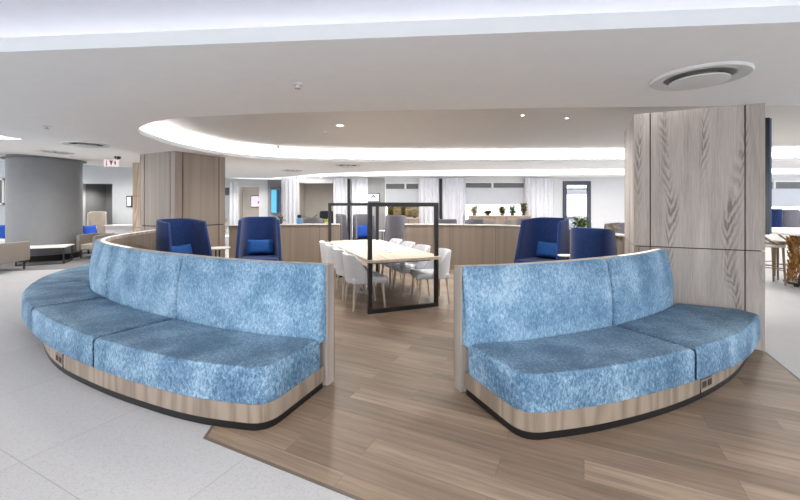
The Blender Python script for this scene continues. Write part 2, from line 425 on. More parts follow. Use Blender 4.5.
def inset_poly(P, d):
    """move a counter-clockwise outline inwards by d"""
    out = []; n = len(P)
    for i in range(n):
        a, b, c = Vector(P[i-1]), Vector(P[i]), Vector(P[(i+1) % n])
        e1 = (b-a).normalized(); e2 = (c-b).normalized()
        n1 = Vector((-e1.y, e1.x)); n2 = Vector((-e2.y, e2.x))
        s = n1+n2
        k = s.length_squared
        out.append(b + (s*(2*d/k) if k > .3 else n1*d))
    return out

def ccw(P):
    a = sum(P[i-1][0]*P[i][1]-P[i][0]*P[i-1][1] for i in range(len(P)))
    return P if a > 0 else P[::-1]

def fillet(P, i, r, seg=6):
    """round corner i of an outline"""
    n = len(P)
    def back(step):
        acc = 0; j = i
        while True:
            k = (j+step) % n
            l = (Vector(P[k])-Vector(P[j])).length
            if acc+l >= r:
                return Vector(P[j]).lerp(Vector(P[k]), (r-acc)/l), k
            acc += l; j = k
    a, ka = back(-1); b, kb = back(1)
    c = Vector(P[i])
    arc = [a.lerp(c, t/seg).lerp(c.lerp(b, t/seg), t/seg) for t in range(seg+1)]
    rest = []; k = kb
    while True:
        rest.append(Vector(P[k]))
        if k == ka: break
        k = (k+1) % n
    return arc+rest

def pad(bm, P, z0, z1, rt, rb=.006, seg=5):
    """an upholstered slab over outline P with a rounded top edge"""
    P = ccw([Vector((p[0], p[1])) for p in P])
    rings = []
    for k in range(3):
        a = k/2*PI/2
        rings.append((rb*(1-math.sin(a)), z0+rb*(1-math.cos(a))))
    for k in range(seg+1):
        a = k/seg*PI/2
        rings.append((rt*(1-math.cos(a)), z1-rt+rt*math.sin(a)))
    V = []
    for ins, z in rings:
        Q = inset_poly(P, ins) if ins > 1e-6 else P
        V.append([bm.verts.new((q[0], q[1], z)) for q in Q])
    n = len(P)
    for a, b in zip(V, V[1:]):
        for i in range(n): bm.faces.new((a[i], a[(i+1) % n], b[(i+1) % n], b[i]))
    top = V[-1]
    for tri in tessellate_polygon([[v.co for v in top]]):
        try: bm.faces.new([top[i] for i in tri])
        except ValueError: pass
    bm.faces.new(V[0][::-1])

def pillow(bm, w, h, t, mat4=None, n=12):
    """plump scatter cushion standing in the xz plane"""
    vs = {}
    for s in (1, -1):
        for i in range(n+1):
            for j in range(n+1):
                u, v = 2*i/n-1, 2*j/n-1
                e = max(0, (1-u**4)*(1-v**4))**.5
                edge = i in (0, n) or j in (0, n)
                if edge and s < 0: vs[(s, i, j)] = vs[(1, i, j)]; continue
                pin = 1-.06*(1-abs(u))*abs(v)**3-.0
                p = Vector((u*w/2*(1-.05*(1-v*v)*abs(u)**4*-1), s*t/2*e, v*h/2*(1-.05*(1-abs(u)))*pin))
                vs[(s, i, j)] = bm.verts.new(mat4 @ p if mat4 else p)
    for s in (1, -1):
        for i in range(n):
            for j in range(n):
                f = [vs[(s, i, j)], vs[(s, i+1, j)], vs[(s, i+1, j+1)], vs[(s, i, j+1)]]
                bm.faces.new(f if s < 0 else f[::-1])

# ------------------------------------------------------------------ ceiling
def slope(x): return .054*max(0., -x-5.6)          # the ceiling lifts slightly over the west lounge
def inside(p, poly):
    x, y = p; c = False; n = len(poly)
    for i in range(n):
        x0, y0 = poly[i-1][0], poly[i-1][1]; x1, y1 = poly[i][0], poly[i][1]
        if (y0 > y) != (y1 > y) and x < (x1-x0)*(y-y0)/(y1-y0)+x0: c = not c
    return c

ZC = 2.65
near_edge = [(-20, 3.80), (-12, 3.42), (-6, 2.96), (-2.84, 2.70), (0, 2.457), (2.37, 2.255), (6, 1.96), (12, 1.5), (21, .75)]
outer = [Vector(p) for p in near_edge]+[Vector((21, 19)), Vector((-20, 19))]
oval_pts = [(14, 4.05), (7, 4.12), (2.48, 4.23), (.69, 4.34), (-1.0, 4.46), (-2.1, 4.62), (-2.9, 4.82), (-3.5, 5.2), (-3.95, 5.75), (-4.12, 6.4), (-4.18, 7.0),
            (-4.1, 7.75), (-3.9, 8.4), (-3.35, 9.05), (-2.4, 9.5), (-1.0, 9.72), (1, 9.77), (5.6, 9.66), (9.9, 9.43), (14, 9.2)]
oval = dense(oval_pts, 6)
slot_near = [(20, 11.4), (11, 11.6), (6.9, 11.7), (4.7, 11.9), (.97, 12.25), (-2.9, 13.7), (-5.4, 15.9), (-7.7, 17.45)]
slot_far = [(-7.9, 17.8), (-5.6, 16.7), (-2.9, 15.0), (.97, 14.75), (4.7, 14.6), (6.9, 14.2), (11, 14.0), (20, 13.8)]
slot = dense(slot_near, 3)+dense(slot_far, 3)
sliver = []
for k in range(48):
    a = 2*PI*k/48; cx, cy = 2.2*math.cos(a), .55*math.sin(a)
    sliver.append(Vector((-8.75+cx*.98-cy*.2, 6.15+cx*.2+cy*.98)))
holes = [ccw([Vector((p[0], p[1])) for p in h]) for h in (oval, slot, sliver)]

def ceiling_mesh(outer, holes, z):
    bm = BM(); pts = []; edges = []
    for poly in [outer]+holes:
        b = len(pts); pts += [Vector((p[0], p[1])) for p in poly]
        edges += [(b+i, b+(i+1) % len(poly)) for i in range(len(poly))]
    # extra points so the slope bends where it should
    for x in (-5.6,):
        for y in [i*.7+2.9 for i in range(21)]:
            if inside((x, y), outer) and not any(inside((x, y), h) for h in holes): pts.append(Vector((x, y)))
    v, e, f, *_ = delaunay_2d_cdt(pts, edges, [], 0, 1e-5)
    bv = [bm.verts.new((p[0], p[1], z+slope(p[0]))) for p in v]
    for t in f:
        c = sum((Vector(v[i]) for i in t), Vector((0, 0)))/len(t)
        if inside(c, outer) and not any(inside(c, h) for h in holes): bm.faces.new([bv[i] for i in t])
    return bm

tag(obj('ceiling', ceiling_mesh(outer, holes, ZC), M['ceil']), kind='structure')

def cove(name, poly, lip, ledge, top, led_mat, rec_mat, led_off, closed=True):
    """raised ceiling field: upstand lip, hidden ledge with the LED line, riser and upper ceiling"""
    P = poly; NN = normals(P, 1, closed)            # ccw outline: this side points outwards
    bm = BM()
    sweep(bm, P, NN, [(0, ZC), (0, ZC+lip), (.018, ZC+lip), (.018, ZC+.02), (ledge, ZC+.02), (ledge, top)], closed=closed, caps=False, zf=slope, loop=False)
    tr = tag(obj('trim_'+name, bm, M['lip'], smooth=40), kind='structure')
    bm = BM()
    Q = [Vector((p[0]+n[0]*ledge, p[1]+n[1]*ledge)) for p, n in zip(P, NN)]
    v, e, f, *_ = delaunay_2d_cdt(Q, [(i, (i+1) % len(Q)) for i in range(len(Q))], [], 0, 1e-5)
    bv = [bm.verts.new((p[0], p[1], top+slope(p[0]))) for p in v]
    for t in f:
        c = sum((Vector(v[i]) for i in t), Vector((0, 0)))/len(t)
        if inside(c, v[:len(Q)] if False else Q): bm.faces.new([bv[i] for i in t])
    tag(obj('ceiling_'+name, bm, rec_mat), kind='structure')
    bm = BM()
    sweep(bm, P, NN, [(led_off, ZC+.03), (led_off+.02, ZC+.03), (led_off+.02, ZC+.05), (led_off, ZC+.05)], closed=closed, zf=slope)
    return obj('led_strip', bm, led_mat, tr)

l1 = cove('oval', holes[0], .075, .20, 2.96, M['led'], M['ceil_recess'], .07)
l2 = cove('slot', holes[1], .06, .22, 2.96, M['led_far'], M['ceil'], .07)
l3 = cove('sliver', holes[2], .05, .12, 2.86, M['led'], M['ceil'], .05)

# hall ceiling over the camera with its cove
hp = [Vector(p) for p in near_edge]
hn = [Vector((0.086, 1)).normalized()]*len(hp)
bm = BM(); sweep(bm, hp, hn, [(0, ZC), (0, ZC+.10), (.02, ZC+.10), (.02, ZC+.02), (.75, ZC+.02), (.75, 3.02)], caps=False, zf=slope, loop=False)
trh = tag(obj('trim_hall', bm, M['lip'], smooth=30), kind='structure')
bm = BM()
row = [bm.verts.new((p[0]+n[0]*.75, p[1]+n[1]*.75, 3.02+slope(p[0]))) for p, n in zip(hp, hn)]
row2 = [bm.verts.new((p[0], -7, 3.02+slope(p[0]))) for p in hp]
for i in range(len(hp)-1): bm.faces.new((row[i], row[i+1], row2[i+1], row2[i]))
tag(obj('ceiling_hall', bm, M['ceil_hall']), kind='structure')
bm = BM(); sweep(bm, hp, hn, [(.60, ZC+.025), (.62, ZC+.025), (.62, ZC+.045), (.60, ZC+.045)], zf=slope)
obj('led_strip', bm, M['led_hall'], trh)

# ------------------------------------------------------------------ floors
bm = BM(); bmesh.ops.create_grid(bm, x_segments=1, y_segments=1, size=1, matrix=Matrix.Translation((0, 5.5, 0)) @ Matrix.Diagonal((21, 13, 1, 1)))
tag(obj('floor', bm, M['terrazzo']), kind='structure')
wood_zone = [(-1.31, 2.55), (2.31, .79), (3.87, 4.03), (3.55, 5.2), (3.7, 6.2), (3.68, 7.75), (3.05, 9.2), (1.6, 9.95), (.2, 10.0), (.2, 12.5), (-1.6, 12.5), (-1.6, 10.05), (-3.2, 9.85),
             (-4.4, 9.35), (-4.95, 7.85), (-4.75, 6.3), (-4.4, 5.5), (-3.45, 4.6), (-2.2, 3.85), (-1.33, 3.42), (-1.325, 2.7)]
bm = BM(); prism(bm, wood_zone, -.02, .003)
tag(obj('floor_planks', bm, M['planks']), kind='structure')
bm = BM()
ln = [Vector((-1.325, 2.72)), Vector((-1.31, 2.55)), Vector((2.31, .79)), Vector((3.87, 4.03))]
for a, b in zip(ln, ln[1:]):
    d = (b-a).normalized(); n = Vector((d.y, -d.x))*.010
    prism(bm, [a-n, b-n, b+n, a+n], -.01, .0045)
tag(obj('trim_floor', bm, M['trim']), kind='structure')
bm = BM(); prism(bm, [(-20, 8.6), (-8.9, 8.95), (-7.4, 9.3), (-6.6, 10.4), (-6.5, 13.5), (-20, 13.5)], -.02, .004)
tag(obj('floor_carpet', bm, M['carpet']), kind='structure')

# ------------------------------------------------------------------ curved sofas
def sofa(name, label, B, O, joints, t_wall_end, socket_t, socket_flip, led_from, tail=(), tuck=(3.4, 6.2, .15)):
    root = thing(name, label, 'sofa', (0, 0, 0))
    n = len(B)-1
    Bt = lambda t: cr([Vector(p) for p in B], t); Ot = lambda t: cr([Vector(p) for p in O], t)
    ts = [i/8 for i in range(n*8+1)]
    seg = lambda a, b, k=8: [a+(b-a)*i/max(2, int((b-a)*k)) for i in range(max(2, int((b-a)*k))+1)]
    gap = .014
    # seat cushions
    for a, b in zip(joints, joints[1:]):
        tt = seg(a, b, 8)
        Bp = [Bt(t)+(Ot(t)-Bt(t)).normalized()*-.02 for t in tt]; Op = [Ot(t) for t in tt]
        P = Op+([Vector(q) for q in tail] if b == joints[-1] else [])+Bp[::-1]
        if a == 0:
            P = fillet(P, 0, .17, 7)
        P = inset_poly(ccw(P), gap)
        bm = BM(); pad(bm, P, .185, .445, .05)
        bm.normal_update()
        for f in bm.faces:
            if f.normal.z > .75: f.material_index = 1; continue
            c = f.calc_center_median(); k = min(range(len(tt)), key=lambda q: (Ot(tt[q])-Vector(c[:2])).length)
            out = (Ot(tt[k])-Bt(tt[k])).normalized(); tg = (Ot(a+.05)-Ot(a)).normalized()
            h = Vector(f.normal[:2])
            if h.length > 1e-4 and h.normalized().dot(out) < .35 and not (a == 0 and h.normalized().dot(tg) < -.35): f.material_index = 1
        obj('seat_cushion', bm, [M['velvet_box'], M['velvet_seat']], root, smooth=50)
    # backrest cushions
    for a, b in zip(joints, joints[1:]):
        b = min(b, t_wall_end)
        tt = [a+(b-a)*i/36 for i in range(37)]
        pts = [Bt(t) for t in tt]
        # equal spacing near the ends for the rounded seam
        L = [0]
        for p, q in zip(pts, pts[1:]): L.append(L[-1]+(q-p).length)
        tot = L[-1]
        def at(s):
            s = max(0, min(tot, s))
            for i in range(len(L)-1):
                if s <= L[i+1]: return tt[i]+(tt[i+1]-tt[i])*((s-L[i])/(L[i+1]-L[i]))
            return tt[-1]
        r = .04
        ss = [gap+r*(1-math.cos(k/5*PI/2)) for k in range(6)]
        ss = ss+[gap+r+(tot-2*gap-2*r)*k/24 for k in range(1, 24)]+[tot-s for s in ss[::-1]]
        PP = []; NN = []; ins = []
        for s in ss:
            t = at(s); PP.append(Bt(t)); NN.append((Ot(t)-Bt(t)).normalized())
            e = min(s, tot-s)-gap
            ins.append(0 if e >= r else r-math.sqrt(max(0, r*r-(r-e)**2)))
        def prof(i):
            k = ins[i]
            pr = [(-.10, .40), (-k, .40), (-k, .46), (.006-k, .60), (-.012-k, .80), (-.045-k, .97)]
            for q in range(1, 6):
                a_ = q/5*PI/2
                pr.append((-.045-k-.035*(1-math.cos(a_)), .97+(.080-k*.4)*math.sin(a_)))
            pr.append((-.10, 1.05-k*.4))
            return pr
        bm = BM(); sweep(bm, PP, NN, prof)
        obj('back_cushion', bm, M['velvet'], root, smooth=55)
    # wood plinth and recessed black kickboard
    tt = ts
    def Pt(t):                                   # the plinth tucks in under the seat away from the free end
        k = max(0., min(1., (t-tuck[0])/(tuck[1]-tuck[0]))); k = k*k*(3-2*k)
        return Ot(t)-(Ot(t)-Bt(t)).normalized()*tuck[2]*k
    def base(inset, z0, z1, nm, m):
        P = [Pt(t) for t in tt]+[Bt(t)-(Ot(t)-Bt(t)).normalized()*.08 for t in tt[::-1]]
        P = fillet(P, 0, .17, 7)
        P = inset_poly(ccw(P), inset)
        bm = BM(); prism(bm, P, z0, z1)
        return obj(nm, bm, m, root, smooth=35)
    pl = base(.014, .058, .186, 'plinth', M['oak_plinth'])
    base(.022, 0.004, .058, 'kickboard', M['kick'])
    # timber back panel with lit ledge
    tw = [t for t in ts if t <= t_wall_end]
    P = [Bt(t) for t in tw]; NN = [(Ot(t)-Bt(t)).normalized() for t in tw]
    bm = BM(); sweep(bm, P, NN, [(-.102, .004), (-.102, 1.045), (-.20, 1.045), (-.20, .004)])
    bp = obj('back_panel', bm, M['oak_pale'], root, smooth=35)
    bm = BM(); sweep(bm, P, NN, [(-.2005, .05), (-.2005, 1.0), (-.215, 1.0), (-.215, .05)])
    obj('inner_facing', bm, M['oak_b'], bp, smooth=35)
    k0 = int(led_from*8)
    bm = BM(); tf = [led_from+(t_wall_end-led_from)*i/90 for i in range(91)]
    sweep(bm, [Bt(t) for t in tf], [(Ot(t)-Bt(t)).normalized() for t in tf], [(-.130, 1.0445), (-.130, 1.049), (-.172, 1.049), (-.172, 1.0445)])
    obj('led_strip', bm, M['led_ledge'], bp)
    # joints in the plinth and the socket let into it
    for t, dark in ((socket_t+.10*socket_flip, 0),):
        p = Pt(t); nrm = (Ot(t)-Bt(t)).normalized(); tg = Vector((-nrm.y, nrm.x)); ang = math.atan2(tg.y, tg.x)
        bm = BM(); box(bm, (p.x-nrm.x*.013, p.y-nrm.y*.013, .117), (.006, .01, .134), ang)
        obj('joint_line', bm, M['groove'], pl)
    t = socket_t; p = Pt(t); d = (Pt(t+.02)-Pt(t-.02)).normalized(); nrm = Vector((d.y, -d.x))
    if nrm.dot(Ot(t)-Bt(t)) < 0: nrm = -nrm
    ang = math.atan2(d.y, d.x)
    bm = BM(); box(bm, (p.x-nrm.x*.010, p.y-nrm.y*.010, .125), (.19, .012, .075), ang, bev=.003)
    so = obj('socket_plate', bm, M['plate'], pl)
    bm = BM()
    for k in (-.045, .045): box(bm, (p.x-nrm.x*.004+d.x*k, p.y-nrm.y*.004+d.y*k, .125), (.06, .006, .045), ang)
    obj('socket_outlet', bm, M['groove'], pl)
    return root, Bt, Ot

LB = [(-.66, 3.18), (-1.23, 3.33), (-1.75, 3.53), (-2.24, 3.78), (-2.95, 4.17), (-3.57, 4.62), (-4.13, 5.09), (-4.56, 5.62), (-4.90, 6.4), (-5.12, 7.7)]
LO = [(-.90, 2.575), (-1.46, 2.70), (-2.0, 2.91), (-2.60, 3.20), (-3.34, 3.63), (-4.02, 4.12), (-4.70, 4.70), (-5.28, 5.40), (-5.75, 6.3), (-6.05, 7.75)]
sofa('curved_sofa', 'long curved light blue velvet banquette wrapping the left column, tiled floor before it', LB, LO, [0, 3, 5, 7, 9], 9, 3.80, -1, 4.6)
RB = [(.545, 3.07), (1.19, 3.22), (2.02, 3.57), (2.66, 3.95), (3.17, 4.36)]
RO = [(.80, 2.47), (1.47, 2.625), (2.32, 2.96), (3.08, 3.37), (3.71, 3.89)]
sofa('curved_sofa', 'shorter curved blue velvet banquette ending against the big square oak column', RB, RO, [0, 2, 4], 3.9, 2.22, -1, 2.4, [(3.66, 4.12)], (1.4, 3.4, .075))

# ------------------------------------------------------------------ square timber columns
def column(label, corner, h, zg, m, g=.012):
    """square column, near corner at the given point, sides along the building grid"""
    u = Vector((.9, -.436)).normalized(); ang = math.atan2(u.y, u.x)
    root = thing('square_column', label, 'column', (corner[0], corner[1], 0), ang)
    W = 1.2
    bm = BM(); box(bm, (W/2, W/2, h/2), (W-.05, W-.05, h)); obj('core', bm, M['groove'], root)
    cuts = [0, .138*W, .862*W, W]
    for face in range(4):
        for a, b in zip(cuts, cuts[1:]):
            for z0, z1 in ((.0, zg), (zg, h)):
                bm = BM()
                lo = a+(g/2 if a > 0 else 0); hi = b-(g/2 if b < W else 0)
                t = .022
                s = (hi-lo, t, z1-z0-(g/2)); c = ((lo+hi)/2, t/2+.003, (z0+z1)/2+(g/4 if z0 else -g/4))
                if face == 1: c = (W-c[1], c[0], c[2]); s = (s[1], s[0], s[2])
                if face == 2: c = (W-c[0], W-c[1], c[2])
                if face == 3: c = (c[1], W-c[0], c[2]); s = (s[1], s[0], s[2])
                box(bm, c, s)
                obj('panel', bm, m, root)
    return root
column('big square oak clad column at the end of the shorter sofa', (2.82, 4.58), ZC, 1.065, M['oak'])
# the left column's near corner points at the viewer: shift so its corner lands there
u = Vector((.9, -.436)).normalized()
column('square brown oak column behind the long sofa, blue wing chairs beside it', (-4.58-1.2*u.x, 7.74-1.2*u.y), ZC+.01, 1.10, M['oak_b'], .022)
root = thing('wall_panel', 'pale timber clad pier showing behind the brown oak column', 'pier', (-7.74, 11.0, 0), math.atan2(u.y, u.x))
bm = BM(); box(bm, (.45, .45, 1.38), (.9, .9, 2.76)); obj('cladding', bm, M['oak_warm'], root)
for z in (.9, 1.8):
    bm = BM(); box(bm, (.45, .45, z), (.906, .906, .008)); obj('joint_line', bm, M['groove'], root)
# display on the big column's far side
v_ = Vector((.436, .9)).normalized()
p0 = Vector((3.9, 4.055))+v_*.22+u*.03
root = thing('wall_display', 'tall black display panel on the side of the big oak column, seen edge-on', 'screen', (p0.x, p0.y, 0), math.atan2(u.y, u.x))
bm = BM(); box(bm, (0, 0, 1.87), (.045, .34, 1.26), bev=.004); obj('display_body', bm, M['display_black'], root)
bm = BM(); box(bm, (.03, 0.0, 1.87), (.018, .33, 1.24)); obj('display_front', bm, M['display_edge'], root)

# round grey column
bm = BM(); lathe(bm, [(0, 0), (.80, 0), (.80, .16), (.82, .16), (.82, 2.9), (0, 2.9)], 64, (-10.25, 11.0, 0))
for f in bm.faces:
    if f.calc_center_median().z < .16 and abs(f.normal.z) < .5: f.material_index = 1
rc = obj('round_column', bm, [M['grey_col'], M['kick']], smooth=40)
bm = BM(); lathe(bm, [(0, 2.825), (.92, 2.825), (.92, 2.85), (0, 2.85)], 64, (-10.25, 11.0, 0)); obj('cap', bm, M['pelmet'], rc, smooth=40)
tag(rc, 'large round grey plastered column behind the low white coffee table', 'column')

# ------------------------------------------------------------------ low timber partitions
def partition(label, pts, z=1.03):
    P = dense(pts, 8); NN = normals(P, 1)
    root = thing('low_partition', label, 'partition', (0, 0, 0))
    bm = BM(); sweep(bm, P, NN, [(-.06, .003), (-.06, z), (.06, z), (.06, .003)]); obj('wood_panel', bm, M['oak_wall'], root, smooth=35)
    bm = BM(); sweep(bm, P, NN, [(-.11, z), (-.11, z+.022), (.11, z+.022), (.11, z)]); obj('ledge', bm, M['white'], root, smooth=35)
    # panel seams
    bm = BM(); acc = 0
    for i in range(1, len(P)-1):
        acc += (P[i]-P[i-1]).length
        if acc > 1.1:
            acc = 0; a = math.atan2(NN[i].y, NN[i].x)
            box(bm, (P[i].x, P[i].y, z/2), (.124, .006, z-.01), a)
    obj('seam', bm, M['groove'], root)
    return root
partition('low curved oak partition with pale ledge left of the gap, behind the blue wing chair', [(-4.25, 9.45), (-3.2, 9.8), (-2.4, 9.92), (-1.58, 9.97)])
partition('low curved oak partition with pale ledge right of the gap, running to the big oak column', [(.12, 9.92), (.8, 9.9), (1.6, 9.78), (2.4, 9.5), (3.05, 9.05), (3.45, 8.4), (3.66, 7.75), (3.76, 7.0), (3.78, 6.35)])

# ------------------------------------------------------------------ high-back wing chairs
def shell(bm, w0, d0, w1, d1, z0, z1, lean, front0, front1, n=40, m=14, ex=3.2, droop=.0):
    """tall upholstered shell: a U in plan, tapering upwards"""
    V = []
    for j in range(m+1):
        t = j/m
        w = w0+(w1-w0)*t; f = front0+(front1-front0)*t**1.15; b = d0+(d1-d0)*t
        row = []
        for i in range(n+1):
            s = 2*i/n-1                              # -1 right wing front .. 0 back .. 1 left wing front
            a = s*PI/2
            cx = math.copysign(abs(math.sin(a))**(2/ex), s)*w
            cy = abs(math.cos(a))**(2/ex)*(b+f)-f
            z = z0+(z1-z0)*t - (droop*abs(s)**3*t)
            row.append(bm.verts.new((cx, cy+lean*t, z)))
        V.append(row)
    for a, b in zip(V, V[1:]):
        for i in range(n): bm.faces.new((a[i], a[i+1], b[i+1], b[i]))

def round_box(c, s, bev, rot=None):
    bm = BM(); box(bm, c, s, bev=bev, seg=4, rot=rot); return bm

def wing_chair(label, loc, rz, m, group=None, scale=None, name='wing_chair', cat='chair', legs='black'):
    root = thing(name, label, cat, loc, rz, group)
    bm = BM(); shell(bm, .42, .32, .36, .26, .16, 1.27, .06, .37, .22, droop=.05)
    o = obj('shell', bm, m, root, smooth=60)
    so = o.modifiers.new('thickness', 'SOLIDIFY'); so.thickness = .06; so.offset = 0
    be = o.modifiers.new('soft', 'BEVEL'); be.width = .02; be.segments = 3; be.limit_method = 'ANGLE'; be.angle_limit = R(50)
    obj('seat', round_box((0, -.07, .355), (.74, .66, .20), .05), m, root, smooth=60)
    for sx in (-1, 1):
        for sy in (-.28, .24):
            bm = BM(); tube(bm, [(sx*.27, sy, .26), (sx*.31, sy+(.03 if sy > 0 else -.03), .004)], .016, 8, .011); obj('leg', bm, M[legs], root, smooth=40)
    if scale: root.scale = scale
    return root

wc = wing_chair('royal blue high-back wing chair turned sideways in front of the brown oak column', (-4.02, 7.0, 0), R(66), M['navy'], 'royal blue wing chairs', (1.0, 1.0, 1.02))
def wing(loc, rz, label, scale): return dup(wc, loc, rz, label, 'royal blue wing chairs', scale)
wing((-2.95, 8.0, 0), R(16), 'royal blue high-back wing chair facing out before the low oak partition', (1.03, 1.0, 1.02))
wing((2.87, 7.52, 0), R(-52), 'royal blue high-back wing chair with cushion facing left toward the long table', (1.1, 1.08, 1.02))
wing((3.12, 6.18, 0), R(140), 'royal blue high-back wing chair seen from behind, next to the big oak column', (.80, .80, .94))

def cushion(label, loc, rz, tilt, m, w=.46, h=.30, t=.14, name='cushion', group=None):
    bm = BM(); pillow(bm, w, h, t, Matrix.Rotation(tilt, 4, 'X'))
    o = obj(name, bm, m, None, smooth=80, loc=loc); o.rotation_euler = (0, 0, rz)
    return tag(o, label, 'cushion', group)
def on_chair(c, rz, fwd, x, z):
    return (c[0]+math.cos(rz)*x+math.sin(rz)*fwd, c[1]+math.sin(rz)*x-math.cos(rz)*fwd, z)
cushion('blue lumbar cushion on the wing chair before the low partition', on_chair((-2.95, 8.0), R(16), -.13, 0, .655), R(16), R(-12), M['navy_cushion'], .50, .32, group='lumbar cushions')
cushion('blue lumbar cushion on the wing chair that faces left', on_chair((2.87, 7.52), R(-52), -.13, 0, .655), R(-52), R(-12), M['navy_cushion'], .50, .32, group='lumbar cushions')
cushion('blue lumbar cushion peeking out of the sideways wing chair by the column', on_chair((-4.02, 7.0), R(66), -.06, 0, .655), R(66), R(-12), M['navy_cushion'], .50, .32, group='lumbar cushions')

def side_table(label, loc, r=.25, h=.64):
    root = thing('side_table', label, 'side table', loc, 0)
    bm = BM(); lathe(bm, [(0, h-.025), (r-.012, h-.025), (r, h-.012), (r, h-.004), (r-.006, h), (0, h)], 40); obj('table_top', bm, M['white'], root, smooth=35)
    bm = BM(); lathe(bm, [(0, .003), (r*.72, .003), (r*.72, .012), (.02, .022), (0, .022)], 32); obj('base', bm, M['black'], root, smooth=35)
    bm = BM()
    for sx in (-.04, .04): tube(bm, [(sx, 0, .015), (sx, 0, h-.02)], .014, 10)
    obj('stem', bm, M['black'], root, smooth=40)
    return root
side_table('small round cream side table between two wing chairs by the brown column', (-3.90, 8.13, 0))
side_table('small round cream side table between two wing chairs on the right', (2.97, 6.81, 0), .14, .66)

# ------------------------------------------------------------------ dining table
TA = R(22); tu = Vector((math.cos(TA), math.sin(TA))); tv = Vector((-math.sin(TA), math.cos(TA)))
A0 = Vector((-.43, 5.42))
tp = lambda a, b: A0+tu*a+tv*b
root = thing('dining_table', 'long light oak table framed by tall black metal hoops', 'table', (A0.x, A0.y, 0), TA)
def rrect(x0, y0, x1, y1, r, k=6):
    out = []
    for cx, cy, a0 in ((x1-r, y0+r, -90), (x1-r, y1-r, 0), (x0+r, y1-r, 90), (x0+r, y0+r, 180)):
        for i in range(k+1): a = R(a0+90*i/k); out.append((cx+r*math.cos(a), cy+r*math.sin(a)))
    return out
bm = BM(); prism(bm, rrect(-.035, -.09, 1.13, 2.96, .07), .735, .775)
top = obj('tabletop', bm, M['table_top'], root, smooth=30)
bm = BM(); box(bm, (.55, 1.43, .715), (.92, 2.7, .04)); obj('apron', bm, M['black'], root)
def hoop(b):
    bm = BM(); w = .06; t = .05
    box(bm, (0, b, .797), (w, t, 1.586), bev=.004); box(bm, (1.06, b, .797), (w, t, 1.586), bev=.004)
    box(bm, (.53, b, 1.562), (1.0, t, w), bev=.004); box(bm, (.53, b, .034), (1.0, t, w), bev=.004)
    obj('frame', bm, M['black'], root)
hoop(0); hoop(2.82)
for b in (.75, 1.45, 2.15):
    bm = BM(); box(bm, (.55, b, .778), (.12, .38, .006), bev=.002); pw = obj('power_strip', bm, M['white'], root)
    bm = BM(); box(bm, (.55, b-.1, .7818), (.07, .09, .003)); obj('outlet', bm, M['graphite'], pw)
    bm = BM(); box(bm, (.55, b+.1, .7818), (.07, .09, .003)); obj('outlet', bm, M['graphite'], pw)

def dining_chair(label, loc, rz):
    root = thing('dining_chair', label, 'chair', loc, rz, 'light grey dining chairs')
    # tub back
    bm = BM(); n, m_ = 36, 10; V = []
    for j in range(m_+1):
        t = j/m_; row = []
        for i in range(n+1):
            s = 2*i/n-1; a = s*R(98)
            rx, ry = .255+.012*t, .25+.03*t
            e = max(0, (abs(s)-.50)/.50)
            ztop = .825-.33*e**1.5
            z = .40+(ztop-.40)*t
            row.append(bm.verts.new((rx*math.copysign(abs(math.sin(a))**.72, s), ry*math.copysign(abs(math.cos(a))**.8, math.cos(a))+.02*t, z)))
        V.append(row)
    for a, b in zip(V, V[1:]):
        for i in range(n): bm.faces.new((a[i], a[i+1], b[i+1], b[i]))
    o = obj('backrest', bm, M['shell'], root, smooth=60)
    so = o.modifiers.new('thickness', 'SOLIDIFY'); so.thickness = .045; so.offset = 0
    be = o.modifiers.new('soft', 'BEVEL'); be.width = .014; be.segments = 3; be.limit_method = 'ANGLE'; be.angle_limit = R(50)
    obj('seat', round_box((0, -.03, .435), (.50, .54, .09), .035), M['shell'], root, smooth=60)
    for sx in (-1, 1):
        for sy in (-.23, .20):
            bm = BM(); tube(bm, [(sx*.20, sy, .40), (sx*.245, sy*1.15, .004)], .023, 10, .013); obj('leg', bm, M['leg_wood'], root, smooth=40)
    return root
th_l, th_r = math.atan2(tu.x, -tu.y), math.atan2(-tu.x, tu.y)
dc = None
side_words = ['first', 'second', 'third', 'fourth']
for side, us, vs, th in (('window', .04, (.44, 1.09, 1.74, 2.39), th_l), ('column', 1.09, (.36, 1.0, 1.65, 2.3), th_r)):
    for k, b in enumerate(vs):
        p = tp(us+(.06 if side == 'column' and k == 0 else 0), b)
        rz = th+(R(-10) if side == 'column' and k == 0 else 0)
        lab = 'light grey dining chair, %s from the front hoop, on the table\'s %s side' % (side_words[k], 'left' if side == 'window' else 'right')
        if dc is None: dc = dining_chair(lab, (p.x, p.y, 0), rz)
        else: dup(dc, (p.x, p.y, 0), rz, lab)

